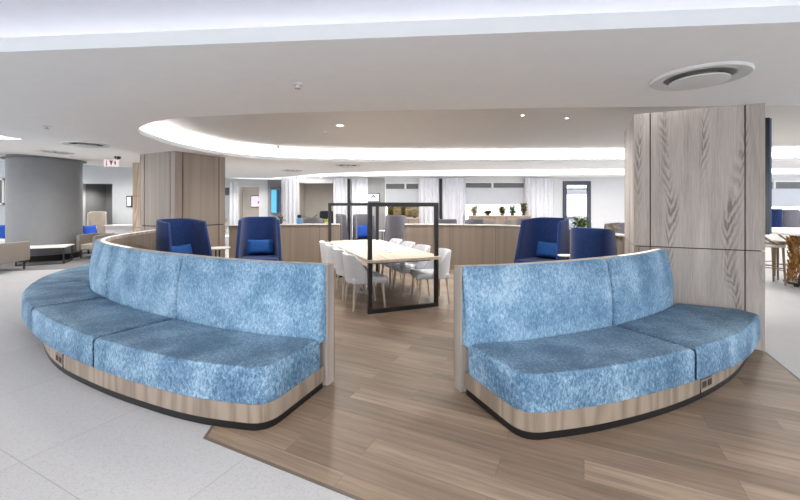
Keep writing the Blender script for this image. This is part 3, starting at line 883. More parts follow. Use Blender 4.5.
# ------------------------------------------------------------------ plants
def leaves(bm, c, rad, h, n, size, droop=.4, seed=1, thin=.35):
    rnd = random.Random(seed)
    for k in range(n):
        a = rnd.uniform(0, 2*PI); l = size*rnd.uniform(.6, 1.2)
        rr = rad*rnd.uniform(.1, 1)**.7; zz = h*rnd.uniform(.0, 1)
        base = Vector((c[0]+rr*.8*math.cos(a), c[1]+rr*.8*math.sin(a), c[2]+zz*.75))
        d = Vector((math.cos(a)*rnd.uniform(.4, 1), math.sin(a)*rnd.uniform(.4, 1), rnd.uniform(-droop, 1.0))).normalized()
        s = d.cross(Vector((rnd.uniform(-.3, .3), rnd.uniform(-.3, .3), 1))).normalized()
        up = s.cross(d).normalized(); w = l*thin*.5
        pts = [(0, 0), (.3, 1), (.65, .8), (1, 0)]
        L_ = []; R_ = []; Mid = []
        for t, q in pts:
            p = base+d*l*t-Vector((0, 0, 1))*(t*t*l*.25)
            Mid.append(bm.verts.new(p-up*w*.25*q))
            if 0 < t < 1: L_.append(bm.verts.new(p+s*w*q)); R_.append(bm.verts.new(p-s*w*q))
        for X in (L_, R_):
            bm.faces.new((Mid[0], Mid[1], X[0])); bm.faces.new((Mid[1], Mid[2], X[1], X[0])); bm.faces.new((Mid[2], Mid[3], X[1]))
        tube(bm, [Vector((c[0], c[1], c[2])), base.lerp(Vector(c), .4)+Vector((0, 0, .01)), base], .0025, 4)

def plant(label, loc, pot_r, pot_h, rad, h, n, size, m, seed, potm='pot', thin=.35, name='potted_plant', group=None, droop=.4):
    root = thing(name, label, 'plant', loc, 0, group)
    bm = BM(); lathe(bm, [(0, .002), (pot_r*.8, .002), (pot_r, pot_h), (pot_r*.9, pot_h), (pot_r*.86, pot_h*.85), (0, pot_h*.85)], 24); obj('pot', bm, M[potm], root, smooth=35)
    bm = BM(); leaves(bm, (0, 0, pot_h*.8), rad, h, n, size, seed=seed, thin=thin, droop=droop); obj('foliage', bm, M[m], root)
    return root
ZL = 1.053
plant('olive plant in a dark pot on the left partition ledge, beside the blue wing chair', (-3.1, 9.83, ZL), .06, .07, .16, .22, 60, .10, 'leaf_b', 3, 'pot_dark')
plant('lime green plant on the left partition ledge near the table hoop', (-1.93, 9.95, ZL), .05, .05, .08, .12, 40, .08, 'leaf_y', 4)
plant('bushy green plant on the right partition ledge between two blue wing chairs', (3.665, 7.70, ZL), .07, .06, .16, .26, 110, .12, 'leaf', 5)
plant('dry pale twig plant on the right partition ledge above the rear facing wing chair', (3.765, 6.75, ZL), .05, .05, .12, .18, 60, .10, 'dry', 6, thin=.16)
plant('small dark green plant on the partition ledge behind the left facing wing chair', (3.40, 8.50, ZL), .05, .05, .14, .16, 50, .10, 'leaf', 7)
plant('tall green plant in a floor pot behind the grey chair top, against the beige recess', (-3.15, 13.6, 0), .16, .85, .22, .55, 70, .22, 'leaf', 8)
plant('tall pale floor plant by the window left of the wall screen', (-6.55, 13.9, 0), .17, .75, .25, .75, 80, .22, 'dry', 9, thin=.3)

bm = BM(); lathe(bm, [(0, .001), (.065, .001), (.07, .02), (.07, .12), (.045, .15), (.03, .16), (0, .16)], 24, (0, 0, 0))
bt = obj('bottle', bm, M['tablet_blue'], None, smooth=40, loc=(-2.62, 9.90, ZL)); tag(bt, 'squat blue bottle with dark top on the left partition ledge', 'bottle')
bm = BM(); lathe(bm, [(0, .158), (.05, .158), (.055, .18), (.05, .23), (0, .24)], 20); obj('cap', bm, M['charcoal'], bt, smooth=40)

# ------------------------------------------------------------------ grey chairs behind the partitions
gc = wing_chair('graphite high-back chair seen from behind through the gap', (-.13, 11.3, 0), R(176), M['graphite'], 'graphite chairs beyond the partition', (.78, .85, .98))
def grey(loc, rz, label, sc): return dup(gc, loc, rz, label, 'graphite chairs beyond the partition', sc)
grey((-1.15, 12.0, 0), R(28), 'graphite chair holding a blue cushion, seen through the rear table hoop', (.84, .9, .98))
grey((-1.80, 11.7, 0), R(80), 'graphite chair seen edge-on at the left side of the gap', (.7, .4, 1.0))
grey((1.36, 11.0, 0), R(180), 'graphite chair top peeking over the right partition, closest to the gap', (.72, .8, .90))
grey((2.17, 11.0, 0), R(178), 'graphite chair top peeking over the right partition before the window', (.72, .8, .90))
grey((3.72, 11.0, 0), R(175), 'graphite chair top peeking over the right partition beside the blue wing chair', (.82, .8, .92))
grey((-2.52, 11.0, 0), R(182), 'graphite chair top peeking over the left partition beside the blue bottle', (.72, .8, .93))
wing_chair('mauve grey chair top by the big oak column beyond the partition', (5.22, 9.0, 0), R(180), M['mauve'], None, (.8, .8, .90), 'wing_chair')
wing_chair('black high-back chair behind the lime green plant', (-2.42, 12.5, 0), R(190), M['charcoal'], None, (.56, .7, 1.06), 'wing_chair')
cushion('cobalt blue cushion on the graphite chair in the gap', on_chair((-1.15, 12.0), R(28), -.10, .0, .70), R(28), R(-8), M['cobalt'], .44, .42, .14)
root = side_table('round white side table beside the graphite chair in the gap', (-.52, 11.95, 0), .17, .74)

# ------------------------------------------------------------------ window wall with recesses
YB = 15.5
def wall_with_openings(name, y, x0, x1, z1, ops, m, th=.15):
    xs = sorted({x0, x1, *[o[0] for o in ops], *[o[1] for o in ops]}); bm = BM()
    for a, b in zip(xs, xs[1:]):
        cuts = sorted([(o[2], o[3]) for o in ops if o[0] <= a+1e-6 and o[1] >= b-1e-6]); z = 0
        for lo, hi in cuts:
            if lo > z+1e-4: box(bm, ((a+b)/2, y+th/2, (z+lo)/2), (b-a, th, lo-z))
            z = hi
        if z < z1-1e-4: box(bm, ((a+b)/2, y+th/2, (z+z1)/2), (b-a, th, z1-z))
    return tag(obj(name, bm, m), kind='structure')
ops = [(-4.12, -2.72, .0, 2.42), (-.62, .80, .75, 2.45), (2.62, 5.12, .75, 2.48), (13.6, 19.0, .75, 2.52)]
wall_with_openings('wall_back', YB, -4.75, 20, 2.72, ops, M['wall'])
YC = 18.2; KW = YC/YB          # the wall steps back behind the west end
kx = lambda x: x*KW
kz = lambda z: EYE+(z-EYE)*KW
wall_with_openings('wall_back_west', YC, -9.1, -4.7, 2.85, [(kx(-7.3), kx(-6.92), 0, kz(2.25)), (kx(-6.6), kx(-5.75), 0, kz(2.28))], M['wall'])
def slab(name, c, s, m): 
    bm = BM(); box(bm, c, s); return tag(obj(name, bm, m), kind='structure')
slab('wall_recess_screen', (kx(-6.2), YC+.75, 1.4), (1.3, .1, 2.8), M['wall_beige'])
slab('wall_recess_plain', (-3.4, YB+1.2, 1.4), (2.2, .1, 2.8), M['wall_beige'])
slab('wall_recess_west', (-8.4, YC+.9, 1.4), (1.0, .1, 2.8), M['wall_mid'])
slab('wall_pier_grey', (kx(-5.07), YC-.02, 1.4), (.74, .04, 2.8), M['wall_mid'])
slab('wall_pier_middle', (-.98, YB-.02, 1.325), (.7, .04, 2.65), M['wall_mid'])
slab('wall_recess_cheek', (-4.2, YB+.6, 1.4), (.08, 1.2, 2.8), M['wall_beige'])
slab('wall_recess_cheek_east', (-2.64, YB+.6, 1.4), (.08, 1.2, 2.8), M['wall_beige'])
slab('wall_step', (-4.80, (YB+YC)/2, 1.4), (.1, YC-YB, 2.8), M['wall'])
slab('wall_recess_cheek_screen', (kx(-5.66), YC+.40, 1.4), (.06, .6, 2.8), M['wall_beige'])
slab('wall_recess_cheek_west', (kx(-6.68), YC+.40, 1.4), (.06, .6, 2.8), M['wall_beige'])

def window(idx, x0, x1, z0, z1, mull, drop, pel, y=YB):
    """framed window: grey pelmet band, lowered roller blind, glass below"""
    f = .05; bm = BM()
    for c, s in ((((x0+x1)/2, y+.07, z1-f/2), (x1-x0, .08, f)), (((x0+x1)/2, y+.07, z0+f/2), (x1-x0, .08, f)),
                 ((x0+f/2, y+.07, (z0+z1)/2), (f, .08, z1-z0)), ((x1-f/2, y+.07, (z0+z1)/2), (f, .08, z1-z0))): box(bm, c, s)
    root = obj('window_%d' % idx, bm, M['white']); tag(root, kind='structure')
    for x in mull:
        bm = BM(); box(bm, (x, y+.05, (pel+z1)/2), (.08, .07, z1-pel)); obj('mullion', bm, M['white'], root)
    bm = BM(); box(bm, ((x0+x1)/2, y+.085, (z1-f+pel)/2), (x1-x0-2*f, .03, z1-f-pel)); obj('pelmet', bm, M['pelmet'], root)
    bm = BM(); box(bm, ((x0+x1)/2, y+.09, (pel+drop)/2), (x1-x0-2*f, .012, pel-drop)); obj('roller_blind', bm, M['blind'], root)
    bm = BM(); box(bm, ((x0+x1)/2, y+.11, (z0+drop)/2), (x1-x0-2*f, .006, drop-z0)); obj('pane', bm, M['glass'], root)
window(1, -.62, .80, .75, 2.45, [.22], 1.52, 2.19)
window(2, 2.62, 5.12, .75, 2.48, [3.78], 1.55, 2.24)
window(3, 13.6, 19.0, .75, 2.52, [15.3, 17.2], 1.46, 2.20)
# west window strip beyond the timber column
bm = BM(); box(bm, (kx(-7.11), YC+.1, kz(2.08)), (.44, .06, .36)); w = obj('window_4', bm, M['pelmet']); tag(w, kind='structure')

def curtain(label, x0, x1, z0=.02, z1=2.62, y=YB-.12, seed=0, pitch=.17):
    """pleated full-height sheer"""
    rnd = random.Random(seed); bm = BM(); n = max(12, int((x1-x0)/pitch*10)); ph = rnd.uniform(0, 6)
    rows = []
    for side in (0, 1):
        for z in (z0, z1):
            r = []
            for i in range(n+1):
                x = x0+(x1-x0)*i/n
                d = .045*math.sin(x/pitch*2*PI+ph+.8*math.sin(x*3+seed))+.012*math.sin(x*61+seed)
                r.append(bm.verts.new((x, y+d*(1 if z == z0 else .8)+side*.006, z)))
            rows.append(r)
    a0, a1, b0, b1 = rows
    for i in range(n):
        bm.faces.new((a0[i], a0[i+1], a1[i+1], a1[i])); bm.faces.new((b0[i+1], b0[i], b1[i], b1[i+1]))
        bm.faces.new((a1[i], a1[i+1], b1[i+1], b1[i])); bm.faces.new((a0[i+1], a0[i], b0[i], b0[i+1]))
    for i in (0, n): bm.faces.new((a0[i], a1[i], b1[i], b0[i]))
    return tag(obj('curtain', bm, M['curtain'], smooth=60), label, 'curtain', 'white sheer curtains')
curtain('white curtain left of the recess with the pink screen', kx(-6.92), kx(-6.56), .02, 2.62, YC-.12, seed=1)
curtain('white curtain right of the tall blue sign', -4.75, -4.10, seed=2)
curtain('white curtain between the beige recess and the black post', -2.70, -2.10, seed=3)
curtain('white curtain just right of the black post behind the rear table hoop', -2.02, -1.30, seed=4)
curtain('white curtain between the planted window and the second black post', .74, 1.56, seed=5)
curtain('white curtain between the second black post and the wide bright window', 1.72, 2.66, seed=6)
curtain('white curtain right of the wide bright window', 5.08, 6.20, seed=7)
for x, lab in ((-2.06, 'slim black post between curtains behind the rear table hoop'), (1.64, 'slim black post between curtains right of the front table hoop')):
    bm = BM(); box(bm, (x, YB-.2, 1.29), (.10, .08, 2.58)); tag(obj('post', bm, M['post']), lab, 'post')
bm = BM(); box(bm, (6.24, YB-.03, 1.3), (.02, .03, 2.6)); tag(obj('trim_1', bm, M['wall_mid']), kind='structure')

wall_with_openings('wall_front', -7.6, -20, 21, 3.05, [(x, x+2.7, .35, 2.55) for x in (-19.5, -16.2, -12.9, -9.6, -6.3, -3, .3, 3.6, 6.9, 10.2, 13.5, 16.8)], M['wall_mid'])
# framed mirror
root = thing('wall_mirror', 'tall slate framed mirror on the white wall above the right partition', 'mirror', (7.2, YB-.03, 0))
bm = BM(); w, z0, z1, f = 1.14, .45, 2.50, .16
box(bm, (-w/2+f/2, 0, (z0+z1)/2), (f, .05, z1-z0), bev=.01); box(bm, (w/2-f/2, 0, (z0+z1)/2), (f, .05, z1-z0), bev=.01)
box(bm, (0, 0, z1-f/2), (w-2*f, .05, f)); box(bm, (0, 0, z0+f/2), (w-2*f, .05, f))
obj('frame', bm, M['frame_blue'], root)
bm = BM(); box(bm, (0, .01, (z0+z1)/2), (w-2*f, .01, z1-z0-2*f)); obj('mirror_glass', bm, M['mirror'], root)

# screens and sign
def screen(label, c, w, h, name='wall_screen'):
    root = thing(name, label, 'screen', c)
    bm = BM(); box(bm, (0, .02, 0), (w+.04, .05, h+.05), bev=.005); obj('casing', bm, M['display_black'], root)
    return root
def flat(root, nm, polys, m, y):
    bm = BM()
    for P in polys:
        a = [bm.verts.new((p[0], y, p[1])) for p in P]; b = [bm.verts.new((p[0], y-.002, p[1])) for p in P]
        n = len(P); bm.faces.new(a); bm.faces.new(b[::-1])
        for i in range(n): bm.faces.new((a[i], a[(i+1) % n], b[(i+1) % n], b[i]))
    return obj(nm, bm, m, root)
rect = lambda x0, z0, x1, z1: [(x0, z0), (x1, z0), (x1, z1), (x0, z1)]
def circ(x, z, rx, rz, n=16): return [(x+rx*math.cos(2*PI*i/n), z+rz*math.sin(2*PI*i/n)) for i in range(n)]
r_ = screen('lit pink white screen showing dark figures in the beige recess', (kx(-5.98), YC+.62, 1.70), .70, .52)
pic = flat(r_, 'picture', [rect(-.35, -.26, .35, .26)], M['screen_pink'], -.006)
flat(pic, 'figure', [circ(.18, .09, .06, .08), [(-.04, -.1), (.0, .0), (.08, .01), (.14, -.02), (.19, -.10)], [(.20, -.10), (.24, -.01), (.31, .0), (.31, -.1)]], M['screen_dark'], -.009)
flat(pic, 'banner', [rect(-.35, -.26, .35, -.16)], M['screen_white'], -.009)
r_ = screen('small lit white screen with dark chevron mark on the grey pier', (-1.08, YB-.10, 1.83), .46, .30)
pic = flat(r_, 'picture', [rect(-.23, -.15, .23, .15)], M['screen_white'], -.006)
flat(pic, 'chevron_mark', [[(-.10, -.01), (-.02, .11), (.02, .11), (.10, -.01), (.06, -.01), (0, .06), (-.06, -.01)]], M['screen_dark'], -.009)
root = thing('light_sign', 'tall cyan and navy light box sign on the grey pier', 'sign', (kx(-5.03), YC-.12, kz(1.72)))
bm = BM(); box(bm, (0, .02, 0), (.47, .08, 1.24), bev=.006); obj('casing', bm, M['graphite'], root)
flat(root, 'cyan_face', [rect(-.21, -.59, .04, .50)], M['sign_cyan'], -.022)
flat(root, 'navy_face', [rect(.04, -.59, .18, .50)], M['sign_navy'], -.022)

# shelves with plants in front of the windows
def sideboard(label, c, w, h, d=.4):
    root = thing('sideboard', label, 'sideboard', c)
    bm = BM(); box(bm, (0, 0, h/2), (w-.04, d-.04, h-.04)); obj('body', bm, M['oak_b'], root)
    bm = BM(); box(bm, (0, 0, h-.02), (w, d, .04), bev=.004); obj('worktop', bm, M['oak_warm'], root)
    bm = BM()
    for k in range(1, int(w/.6)+1): box(bm, (-w/2+k*w/(int(w/.6)+1), -d/2+.012, h/2), (.012, .02, h-.12))
    obj('seam', bm, M['groove'], root)
    return root
sb_gap = sideboard('brown sideboard carrying plants under the window behind the gap', (.12, 14.95, 0), 1.3, 1.02)
sideboard('brown sideboard carrying plants under the wide bright window', (3.9, 14.95, 0), 2.4, 1.12)
bm = BM(); box(bm, (0, .185, 1.26), (1.26, .03, .47))
obj('back_board', bm, M['olive_board'], sb_gap)
for z in (1.17, 1.34, 1.485):
    bm = BM(); box(bm, (0, .165, z), (1.28, .05, .02)); obj('rail', bm, M['oak_warm'], sb_gap)
for k, (x, h, mm, lab) in enumerate(((-.36, .48, 'leaf_b', 'olive plant, leftmost of three on the sideboard behind the gap'), (.12, .52, 'leaf_b', 'olive plant, middle of three on the sideboard behind the gap'), (.58, .46, 'dry', 'pale dry plant, rightmost of three on the sideboard behind the gap'))):
    plant(lab, (x, 14.84, 1.023), .08, .08, .10, h, 200, .09, mm, 20+k, 'pot_dark', droop=-.1, thin=.5)
for k, (x, h, mm, n, lab) in enumerate(((2.92, .44, 'dry', 160, 'pale dry plant at the left end of the wide sideboard'), (3.45, .14, 'leaf_b', 120, 'lowest olive plant on the wide sideboard'), (4.02, .34, 'leaf_b', 190, 'broad olive plant right of the middle of the wide sideboard'),
                         (4.42, .42, 'leaf', 170, 'green plant on the wide sideboard'), (4.86, .54, 'leaf_b', 190, 'tallest olive plant at the right end of the wide sideboard'))):
    plant(lab, (x, 14.95, 1.123), .08, .06, .12, h, n, .11, mm, 30+k, 'pot_dark', droop=-.1, thin=.6)
# brown dining chairs in front of the wide window
for x, lab in ((3.15, 'tan tub chair in front of the wide sideboard, left one'), (4.05, 'tan tub chair in front of the wide sideboard, right one')):
    wing_chair(lab, (x, 13.6, 0), R(180), M['brass'] if False else M['leaf_b'] if False else M['taupe'], 'tan chairs at the sideboard', (.8, .8, .80))

# ------------------------------------------------------------------ west lounge
YW = 13.5
wall_with_openings('wall_left', YW, -19, -9.0, 3.4, [(-11.3, -10.22, 0, 2.29)], M['wall_left'])
bm = BM()
box(bm, (-10.76, YW+1.2, 1.3), (1.5, .1, 2.6)); box(bm, (-11.4, YW+.65, 1.3), (.1, 1.1, 2.6)); box(bm, (-10.12, YW+.65, 1.3), (.1, 1.1, 2.6)); box(bm, (-10.76, YW+.65, 2.36), (1.4, 1.1, .1))
tag(obj('wall_niche', bm, M['wall_dark']), kind='structure')
slab('wall_return', (-9.1, 15.9, 1.4), (.1, 4.7, 2.8), M['wall_left'])
bm = BM(); box(bm, (-14.55, YW-.03, 2.0), (1.0, .05, .85)); w5 = obj('window_5', bm, M['pelmet']); tag(w5, kind='structure')
bm = BM()
for c, s in (((-14.55, YW-.05, 2.45), (1.1, .05, .06)), ((-14.55, YW-.05, 1.57), (1.1, .05, .06)), ((-14.03, YW-.05, 2.0), (.06, .05, .94))): box(bm, c, s)
obj('window_frame', bm, M['white'], w5)
# picture on the far wall
root = thing('picture', 'small dark framed picture on the pale wall left of the brown column', 'picture', (-9.60, YW-.02, 1.66))
bm = BM(); box(bm, (0, 0, 0), (.20, .03, .40), bev=.004); obj('frame', bm, M['black'], root)
flat(root, 'print', [rect(-.07, -.16, .07, .16)], M['white'], -.017)

def armchair(label, loc, rz, w=.9, group='boxy taupe armchairs'):
    root = thing('armchair', label, 'armchair', loc, rz, group)
    obj('seat', round_box((0, -.02, .33), (w-.18, .74, .17), .03), M['taupe_seat'], root, smooth=60)
    obj('backrest', round_box((0, .34, .45), (w-.19, .12, .46), .025), M['taupe'], root, smooth=60)
    for sx in (-1, 1): obj('arm', round_box((sx*(w/2-.045), 0, .45), (.09, .80, .46), .02), M['taupe'], root, smooth=60)
    for sx in (-1, 1):
        for sy in (-.32, .32):
            bm = BM(); box(bm, (sx*(w/2-.08), sy, .117), (.03, .03, .226)); obj('leg', bm, M['black'], root)
    return root
ac = armchair('boxy taupe armchair at the left edge, its back turned, before the coffee table', (-9.62, 8.75, 0), R(186), 1.40)
ac2 = armchair('boxy taupe armchair right of the coffee table, partly behind the sofa', (-9.02, 11.30, 0), R(12), .62)
dup(ac2, (-8.32, 11.0, 0), R(12), 'boxy taupe armchair just behind the long sofa back')
root = thing('coffee_table', 'low white coffee table on black legs in front of the round grey column', 'coffee table', (-9.42, 10.1, 0), R(28))
bm = BM(); box(bm, (0, 0, .44), (1.02, .86, .025), bev=.006); obj('table_top', bm, M['white'], root)
for sx in (-1, 1):
    for sy in (-1, 1):
        bm = BM(); box(bm, (sx*.46, sy*.38, .216), (.028, .028, .424)); obj('leg', bm, M['black'], root)
bm = BM()
for sy in (-1, 1): box(bm, (0, sy*.38, .012), (.92, .028, .018))
for sx in (-1, 1): box(bm, (sx*.46, 0, .012), (.028, .76, .018))
obj('floor_rail', bm, M['black'], root)
wing_chair('cream high-back chair in the dark wall niche', (-10.55, 13.25, 0), R(32), M['cream'], None, (.66, .7, 1.03))
def white_seat(label, loc, rz):
    root = thing('armchair', label, 'armchair', loc, rz, 'white low armchairs')
    obj('seat', round_box((0, 0, .36), (.74, .72, .22), .04), M['white_cloth'], root, smooth=60)
    obj('backrest', round_box((0, .32, .62), (.74, .14, .44), .04), M['white_cloth'], root, smooth=60)
    for sx in (-1, 1):
        for sy in (-.28, .28):
            bm = BM(); box(bm, (sx*.3, sy, .128), (.035, .035, .25)); obj('leg', bm, M['black'], root)
    return root
white_seat('white low armchair with blue cushion beside the dark wall niche', (-9.98, 12.3, 0), R(75))
cushion('blue cushion propped on the white armchair beside the niche', (-10.05, 12.32, .69), R(75), R(-14), M['cobalt'], .42, .40, .14)
white_seat('white low armchair with blue cushion left of the round grey column', (-12.25, 11.7, 0), R(20))
cushion('blue cushion on the white armchair left of the round column', (-12.22, 11.66, .72), R(20), R(-10), M['cobalt'], .50, .46, .14)
root = thing('sideboard', 'low white counter against the pale wall left of the brown column', 'counter', (-9.35, 12.95, 0))
bm = BM(); box(bm, (0, 0, .42), (1.0, .5, .83), bev=.01); obj('body', bm, M['white_cloth'], root)
bm = BM(); box(bm, (0, 0, .85), (1.06, .56, .03), bev=.006); obj('worktop', bm, M['white'], root)

# exit sign hanging from the ceiling
root = thing('exit_sign', 'small hanging white sign with dark red arrows near the brown column', 'sign', (-6.84, 9.0, 2.54))
bm = BM(); box(bm, (0, .012, 0), (.34, .024, .165), bev=.003); obj('sign_panel', bm, M['sign_white'], root)
bm = BM()
for sx in (-.12, .12): tube(bm, [(sx, .012, .08), (sx, .012, .185)], .004, 6)
obj('hanger', bm, M['chrome'], root)
flat(root, 'arrow_mark', [rect(-.118, -.03, -.102, .06), [(-.13, -.03), (-.11, -.07), (-.09, -.03)]], M['sign_red'], -.001)
flat(root, 'figure_mark', [[(-.045, .06), (.045, .06), (.02, .0), (.008, -.055), (-.008, -.055), (-.02, .0)]], M['sign_red'], -.001)
flat(root, 'diamond_mark', [[(.095, .06), (.118, .015), (.10, -.05), (.09, -.05), (.072, .015)]], M['sign_red'], -.001)

# ------------------------------------------------------------------ bar corner on the right
root = thing('bar_table', 'white topped bar table on a brass wire drum, right of the big column', 'bar table', (8.05, 7.2, 0))
bm = BM(); lathe(bm, [(0, 1.0), (.95, 1.0), (.97, 1.012), (.97, 1.04), (.955, 1.05), (0, 1.05)], 56); obj('table_top', bm, M['white'], root, smooth=35)
bm = BM(); tube(bm, [(.54*math.cos(2*PI*i/48), .54*math.sin(2*PI*i/48), .05) for i in range(48)], .022, 8, closed=True)
for k in range(6): a = 2*PI*k/6; box(bm, (.54*math.cos(a), .54*math.sin(a), .02), (.05, .05, .034))
obj('base_ring', bm, M['bronze'], root, smooth=40)
bm = BM(); rnd = random.Random(5)
for k in range(260):
    a = rnd.uniform(0, 2*PI); z0 = rnd.uniform(.06, .9); da = rnd.uniform(-.5, .5); dz = rnd.uniform(-.3, .45); pts = []
    for i in range(8):
        t = i/7; z = min(.98, max(.07, z0+dz*t+.06*math.sin(t*6+k))); r = .48+.04*math.sin(k+5*t)-.02*math.sin(PI*z)
        pts.append((r*math.cos(a+da*t), r*math.sin(a+da*t), z))
    tube(bm, pts, .010, 5)
obj('wire_drum', bm, M['brass'], root, smooth=60)
bm = BM(); lathe(bm, [(0, .03), (.36, .03), (.30, .5), (.36, .995), (0, .995)], 40); obj('drum_core', bm, M['bronze'], root, smooth=40)

def stool(label, loc, rz):
    root = thing('bar_stool', label, 'bar stool', loc, rz, 'wooden bar stools')
    obj('seat', round_box((0, 0, .755), (.42, .42, .06), .02), M['cream'], root, smooth=60)
    for sx in (-1, 1):
        for sy in (-1, 1):
            bm = BM(); tube(bm, [(sx*.175, sy*.175, .73), (sx*.20, sy*.20, .004)], .022, 8, .017); obj('leg', bm, M['stool_wood'], root, smooth=40)
    bm = BM()
    for z in (.28,):
        for s in (-1, 1): tube(bm, [(-.19, s*.19, z), (.19, s*.19, z)], .011, 6); tube(bm, [(s*.19, -.19, z+.05), (s*.19, .19, z+.05)], .011, 6)
    obj('footrest', bm, M['stool_wood'], root, smooth=40)
    bm = BM()
    for s in (-1, 1): tube(bm, [(s*.19, -.10, .77), (s*.20, .12, .90), (s*.19, .20, .97)], .016, 8)
    tube(bm, [(-.19, .20, .97), (0, .23, .975), (.19, .20, .97)], .018, 8)
    obj('back_rail', bm, M['stool_wood'], root, smooth=40)
    return root
st = stool('wooden bar stool with pale seat tight beside the big oak column', (7.28, 7.55, 0), R(70))
dup(st, (7.97, 8.05, 0), R(95), 'wooden bar stool with pale seat nearer the brass wire drum')
bch = wing_chair('dark blue high chair behind the bar table, beside the display', (11.55, 11.9, 0), R(170), M['navy'], None, (.7, .9, 1.12))
for x, lab in ((12.35, 'graphite chair behind the bar table, second from the display'), (13.1, 'graphite chair behind the bar table, at the picture edge')):
    grey((x, 12.2, 0), R(172), lab, (.82, .85, 1.1))
root = thing('counter', 'long white counter behind the bar table on the right', 'counter', (11.8, 10.2, 0))
bm = BM(); box(bm, (0, 0, .45), (4.2, .5, .894)); obj('body', bm, M['white'], root)
bm = BM(); box(bm, (0, 0, .91), (4.3, .6, .03), bev=.005); obj('worktop', bm, M['white'], root)

# ------------------------------------------------------------------ ceiling fittings
def diffuser(label, x, y, z, r=.35):
    root = thing('ceiling_vent', label, 'ceiling vent', (x, y, z), 0, 'round ceiling diffusers')
    bm = BM(); lathe(bm, [(r*.70, .0), (r*.72, -.012), (r*.97, -.022), (r, -.008), (r, .0)], 48); obj('rim', bm, M['vent'], root, smooth=40)
    bm = BM(); lathe(bm, [(r*.42, .0), (r*.70, .0), (r*.70, -.004), (r*.42, -.004)], 48); obj('throat', bm, M['vent_dark'], root, smooth=40)
    bm = BM(); lathe(bm, [(0, -.030), (r*.56, -.030), (r*.60, -.038), (r*.60, -.046), (r*.55, -.050), (0, -.052)], 48); obj('disc', bm, M['vent'], root, smooth=40)
    bm = BM(); tube(bm, [(0, 0, -.002), (0, 0, -.04)], .03, 10); obj('stem', bm, M['vent_dark'], root)
    return root
dv = diffuser('large round air diffuser in the ceiling right in front of the big oak column', 2.53, 3.22, ZC)
def dif(x, y, z, lab, k=1.):
    d = dup(dv, (x, y, z), 0, lab, None, (k, k, 1))
    if x < -5.8: d.rotation_euler = (0, math.atan(.054), 0)
    return d
dif(-5.65, 6.85, ZC+slope(-5.65), 'round air diffuser in the ceiling in front of the hanging exit sign')
dif(-7.95, 8.75, ZC+slope(-7.95), 'round air diffuser in the ceiling just before the round grey column')
dif(-1.45, 10.6, ZC, 'round air diffuser between the oval recess and the far slot, above the gap')
dif(-3.45, 12.2, ZC, 'round air diffuser between the recess and the far slot, above the blue sign', .9)
dif(13.2, 12.9-2.4, ZC, 'round air diffuser in the ceiling beyond the bar table', .9)

def downlight(label, x, y, z, r=.05, lit=True, m=None):
    root = thing('downlight', label, 'downlight', (x, y, z))
    bm = BM(); lathe(bm, [(r*.75, 0), (r*.8, -.006), (r*1.15, -.008), (r*1.25, 0)], 24); obj('trim_ring', bm, M['vent'], root, smooth=40)
    bm = BM(); lathe(bm, [(0, -.003), (r*.78, -.003), (r*.78, .0), (0, .0)], 24); obj('lens', bm, M['lamp'], root)
    return root
downlight('glowing downlight in the oval recess above the table', -1.06, 6.72, 2.96, .07)
downlight('tiny downlight in the oval recess, left of two above the right wing chairs', 1.92, 5.95, 2.96, .03)
downlight('tiny downlight in the oval recess, right of two above the right wing chairs', 2.70, 6.15, 2.96, .03)
downlight('glowing downlight beyond the far slot by the beige recess', -3.2, 15.3, ZC, .08)
def sprinkler(label, x, y, z, dark):
    root = thing('ceiling_sprinkler', label, 'sprinkler', (x, y, z))
    bm = BM(); lathe(bm, [(0, 0), (.05, 0), (.05, -.008), (.016, -.014), (.016, -.035), (0, -.035)], 20); obj('rosette', bm, M['black'] if dark else M['vent'], root, smooth=40)
    bm = BM(); lathe(bm, [(0, -.038), (.026, -.038), (.026, -.043), (0, -.043)], 16); obj('deflector', bm, M['black'] if dark else M['chrome'], root)
sprinkler('chrome sprinkler head in the ceiling between the hall cove and the oval recess', -.92, 3.42, ZC, False)
sprinkler('black sprinkler head inside the oval recess near its lit far edge', -2.95, 9.2, 2.96, True)
sprinkler('pale sprinkler head in the oval recess beside the glowing downlight', -1.42, 7.3, 2.96, False)
sprinkler('pale sprinkler head in the ceiling above the left end of the long sofa', -4.88, 5.25, ZC, False)
root = thing('ceiling_camera', 'small black dome camera on the ceiling beside the exit sign', 'camera', (-6.8, 9.15, ZC+slope(-6.8)))
bm = BM(); lathe(bm, [(0, 0), (.07, 0), (.07, -.02), (.055, -.05), (.03, -.07), (0, -.075)], 20); obj('dome', bm, M['display_black'], root, smooth=50)

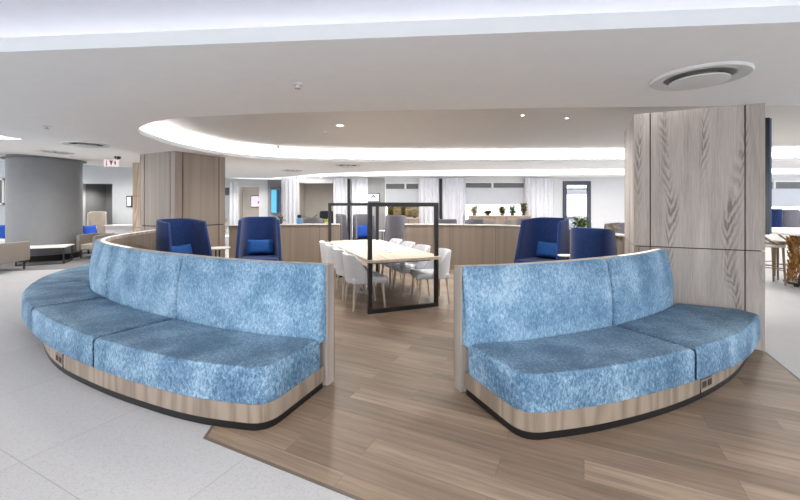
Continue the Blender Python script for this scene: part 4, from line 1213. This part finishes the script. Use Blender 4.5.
# ------------------------------------------------------------------ light
def spot(name, loc, power, size=110, blend=.8, rad=.08, col=(1, .95, .88)):  # serves the downlights and added fill lamps that have no fittings
    d = bpy.data.lights.new(name, 'SPOT'); d.energy = power; d.spot_size = R(size); d.spot_blend = blend; d.shadow_soft_size = rad; d.color = col
    o = bpy.data.objects.new(name, d); C.objects.link(o); o.location = loc; return o
for x, y, z, p in [(-1.06, 6.72, 2.94, 110), (1.92, 5.95, 2.94, 110), (2.7, 6.15, 2.94, 60), (-3.0, 6.6, 2.94, 110), (.4, 8.3, 2.94, 110), (-2.2, 8.4, 2.94, 110),
                   (-1.2, 1.2, 3.0, 120), (1.6, .9, 3.0, 120), (-4.5, 1.6, 3.0, 120), (4.6, 1.0, 3.0, 120), (0, -2, 3.0, 120)]:
    spot('ceiling_spot', (x, y, z), p, 150, 1.)
for x in (-6, -3.6, -1.2, 1.2, 3.6, 6, 8.4):  # added fill rows that brighten the far area, no fittings modelled
    spot('ceiling_spot', (x, 11.1, 2.63), 110, 160, 1., .1)
    spot('ceiling_spot', (x, 13.5 if x > -1 else 14.2, 2.90), 90, 165, 1., .15)
for x, y in ((-6.6, 8.2), (-8.4, 9.3), (-10.2, 8.3), (-12.5, 9), (-7.4, 12.3), (-9.6, 12.3), (-11.8, 12.4), (-7, 4.5)):  # added fill over the west lounge, no fittings there
    spot('ceiling_spot', (x, y, 2.63+slope(x)), 90, 160, 1., .1)
spot('ceiling_spot', (-7.2, 16.9, 2.6), 90, 165, 1., .1)  # added fill to lift the west end of the back wall
spot('ceiling_spot', (-10.75, 13.9, 2.25), 30, 160, 1., .05)  # added fill lamp that lightens the inside of the niche
for x, y in ((6, 6), (9, 5.5), (7.5, 8.5), (11, 8.5), (12, 12.5), (14, 11)):  # extra fill over the bar corner, lamps without fittings
    spot('ceiling_spot', (x, y, 2.62 if y > 9.8 else 2.94), 105, 160, 1., .1)

w = bpy.data.worlds.new('World'); bpy.context.scene.world = w; w.use_nodes = True
bg = w.node_tree.nodes['Background']
bg.inputs[0].default_value = (.93, .97, 1.0, 1); bg.inputs[1].default_value = 1.75

# ------------------------------------------------------------------ camera
cam = bpy.data.cameras.new('Camera'); co = bpy.data.objects.new('Camera', cam); C.objects.link(co)
co.location = (0, 0, EYE); co.rotation_euler = (PI/2, 0, 0)
cam.sensor_width = 36; cam.lens = 36*380/800; cam.shift_y = -46/800; cam.clip_start = .05; cam.clip_end = 100
sc = bpy.context.scene; sc.camera = co
sc.view_settings.view_transform = 'Standard'; sc.view_settings.look = 'None'; sc.view_settings.exposure = 1.3; sc.view_settings.gamma = 1
sc.view_settings.use_curve_mapping = False
